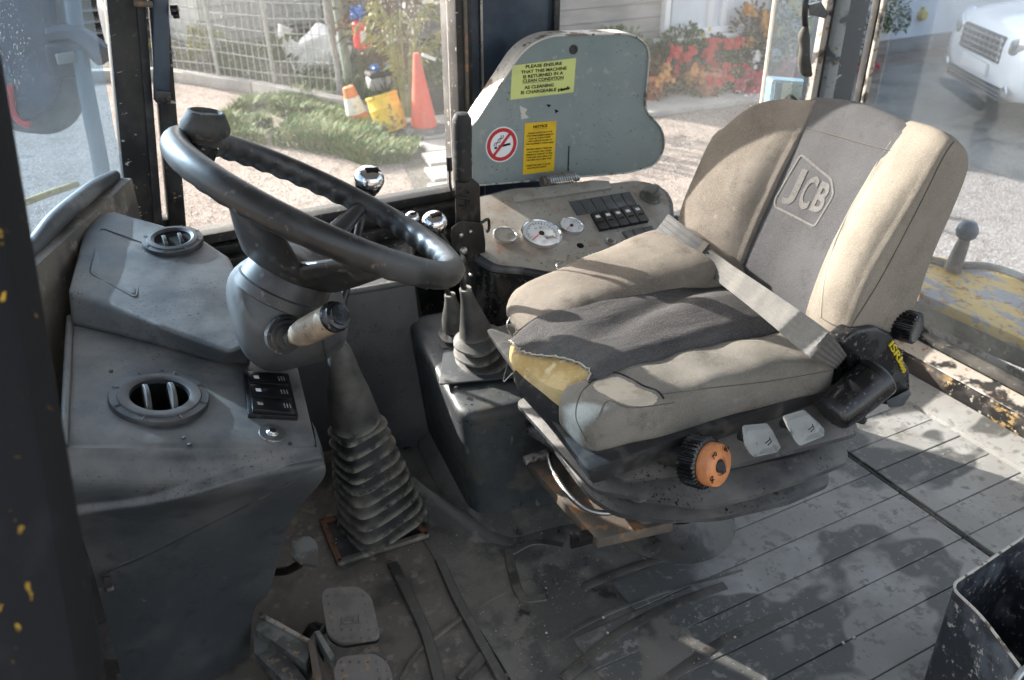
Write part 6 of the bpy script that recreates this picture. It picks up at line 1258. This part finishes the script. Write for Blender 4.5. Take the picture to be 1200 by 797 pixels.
part('cabin', rings2mesh([carring(*a) for a in ((1.15, .78, 1.0, 1.13, .4), (1.75, .72, 1.0, 1.55, .4), (2.2, .70, 1.0, 1.68, .4), (3.6, .68, 1.0, 1.66, .4), (4.3, .70, 1.0, 1.2, .4))]), 'dark_pane', car, 60)
def onfront(w0, w1, z0, z1, s=-.015, d=.05, bw=.01): return prism([Pc(s, w_, z) for w_, z in ((w0, z0), (w1, z0), (w1, z1), (w0, z1))], [Pc(s+d, w_, z) for w_, z in ((w0, z0), (w1, z0), (w1, z1), (w0, z1))], bw)
gr_ = part('grille', onfront(-.42, .42, .60, .84, -.012), 'grille_dark', car)
for k in range(4): part('grille_bar', onfront(-.42, .42, .625+k*.055, .648+k*.055, -.03, .02, .004), 'grille_chrome', gr_)
for k in range(9): part('grille_bar', onfront(-.40+k*.1, -.385+k*.1, .61, .83, -.024, .012, .002), 'grille_chrome', gr_)
part('number_plate', onfront(-.27, .27, .46, .57, -.035, .03, .005), 'petal_white', car)
lg = part('lower_grille', onfront(-.60, .60, .29, .41, -.0, .05), 'grille_dark', car)
for k in range(3): part('grille_bar', onfront(-.58, .58, .305+k*.035, .315+k*.035, -.012, .012, .002), 'grille_chrome', lg)
for s in (-1, 1):
    part('headlight', pillow([(Pc(.02, s*.50, .76), .02, .07), (Pc(.06, s*.66, .79), .05, .09), (Pc(.22, s*.84, .86), .06, .08)], U=-fd, e=.8, rnd=.04), 'grille_chrome', car)
    part('fog_light', lathe([(.001, .02), (.045, .015), (.055, 0)], Pc(.0, s*.66, .40), fd, 18), 'grille_chrome', car)
for s, w_ in ((.86, -.86), (.86, .86), (3.55, -.86), (3.55, .86)):
    wh_ = part('wheel', lathe([(.24, -.11), (.33, -.10), (.345, -.06), (.345, .06), (.33, .10), (.24, .11)], Pc(s, w_, .345), wd_*(1 if w_ > 0 else -1), 40), 'tyre', car)
    part('rim', lathe([(.001, .08), (.05, .085), (.06, .06), (.20, .07), (.235, .10), (.245, .10)], Pc(s, w_, .345), wd_*(1 if w_ > 0 else -1), 30), 'grille_chrome', wh_)
    part('wheel_arch', torus(Pc(s, w_*1.072, .35), wd_, .385, .03, 36, 8), 'tyre', wh_)
# ================================================================ REAR FENDER OUTSIDE THE BACK WINDOW
fe = thing('rear_fender', (2.2, 1.1, -.2), 'yellow rear fender with flaking paint outside the rear window', 'fender')
f1_, f2_, f3_, f4_ = at(1060, 300, z=.20), at(1210, 325, z=.20), at(1230, 408, z=.20), at(1080, 348, z=.20)
f1_ = at(1085, 309, z=.20); xl = f4_.x-.10
fq = [V((f4_.x-.03, 1.62, .20)), f1_+V((.02, .12, 0)), at(1160, 312, z=.20), at(1205, 327, z=.20), at(1330, 380, z=.19), at(1330, 470, z=.16), at(1200, 398, z=.19), at(1085, 346, z=.20)]
fqr = roundpoly(fq, .03, 3)
part('fender_top', prism([p-V((0, 0, .03)) for p in fqr], fqr, .008), 'fender_yellow', fe)
part('fender_lip', tube([f1_+V((0, .1, .006)), at(1110, 309, z=.205), at(1160, 313, z=.205), at(1205, 328, z=.205), at(1300, 368, z=.20)], .012, 8, sm=4), 'rusty_plate', fe)
part('fender_side', prism([at(1060, 330, z=.20), at(1085, 347, z=.195), at(1200, 399, z=.185), at(1330, 470, z=.155)]+[at(1330, 520, z=.05), at(1200, 440, z=.0)+V((0, 0, .02)), at(1070, 380, z=.03)], [p+V((.02, .0, 0)) for p in [at(1060, 330, z=.20), at(1085, 347, z=.195), at(1200, 399, z=.185), at(1330, 470, z=.155)]+[at(1330, 520, z=.05), at(1200, 440, z=.0)+V((0, 0, .02)), at(1070, 380, z=.03)]], .004), 'fender_side', fe)
part('fender_bracket', box((2.12, .9, -.05), (.22, 1.4, .04), None, .01), 'fender_side', fe)
lk = thing('lever_knob', at(1120, 310, z=.20), 'dark ball knob on a rusty stalk behind the seat outside the rear window', 'knob')
k0 = at(1116, 316, z=.20); k1 = at(1132, 276, y=k0.y)
part('stalk', tube([k0, k0.lerp(k1, .5), k1], [.024, .020, .015], 12, sm=3), 'rusty_plate', lk); part('ball', lathe([(.001, .032), (.018, .027), (.028, .012), (.030, 0), (.026, -.014), (.015, -.024), (.001, -.026)], k1+V((0, 0, .012)), (0, 0, 1), 24), 'machine_blue', lk, 60)
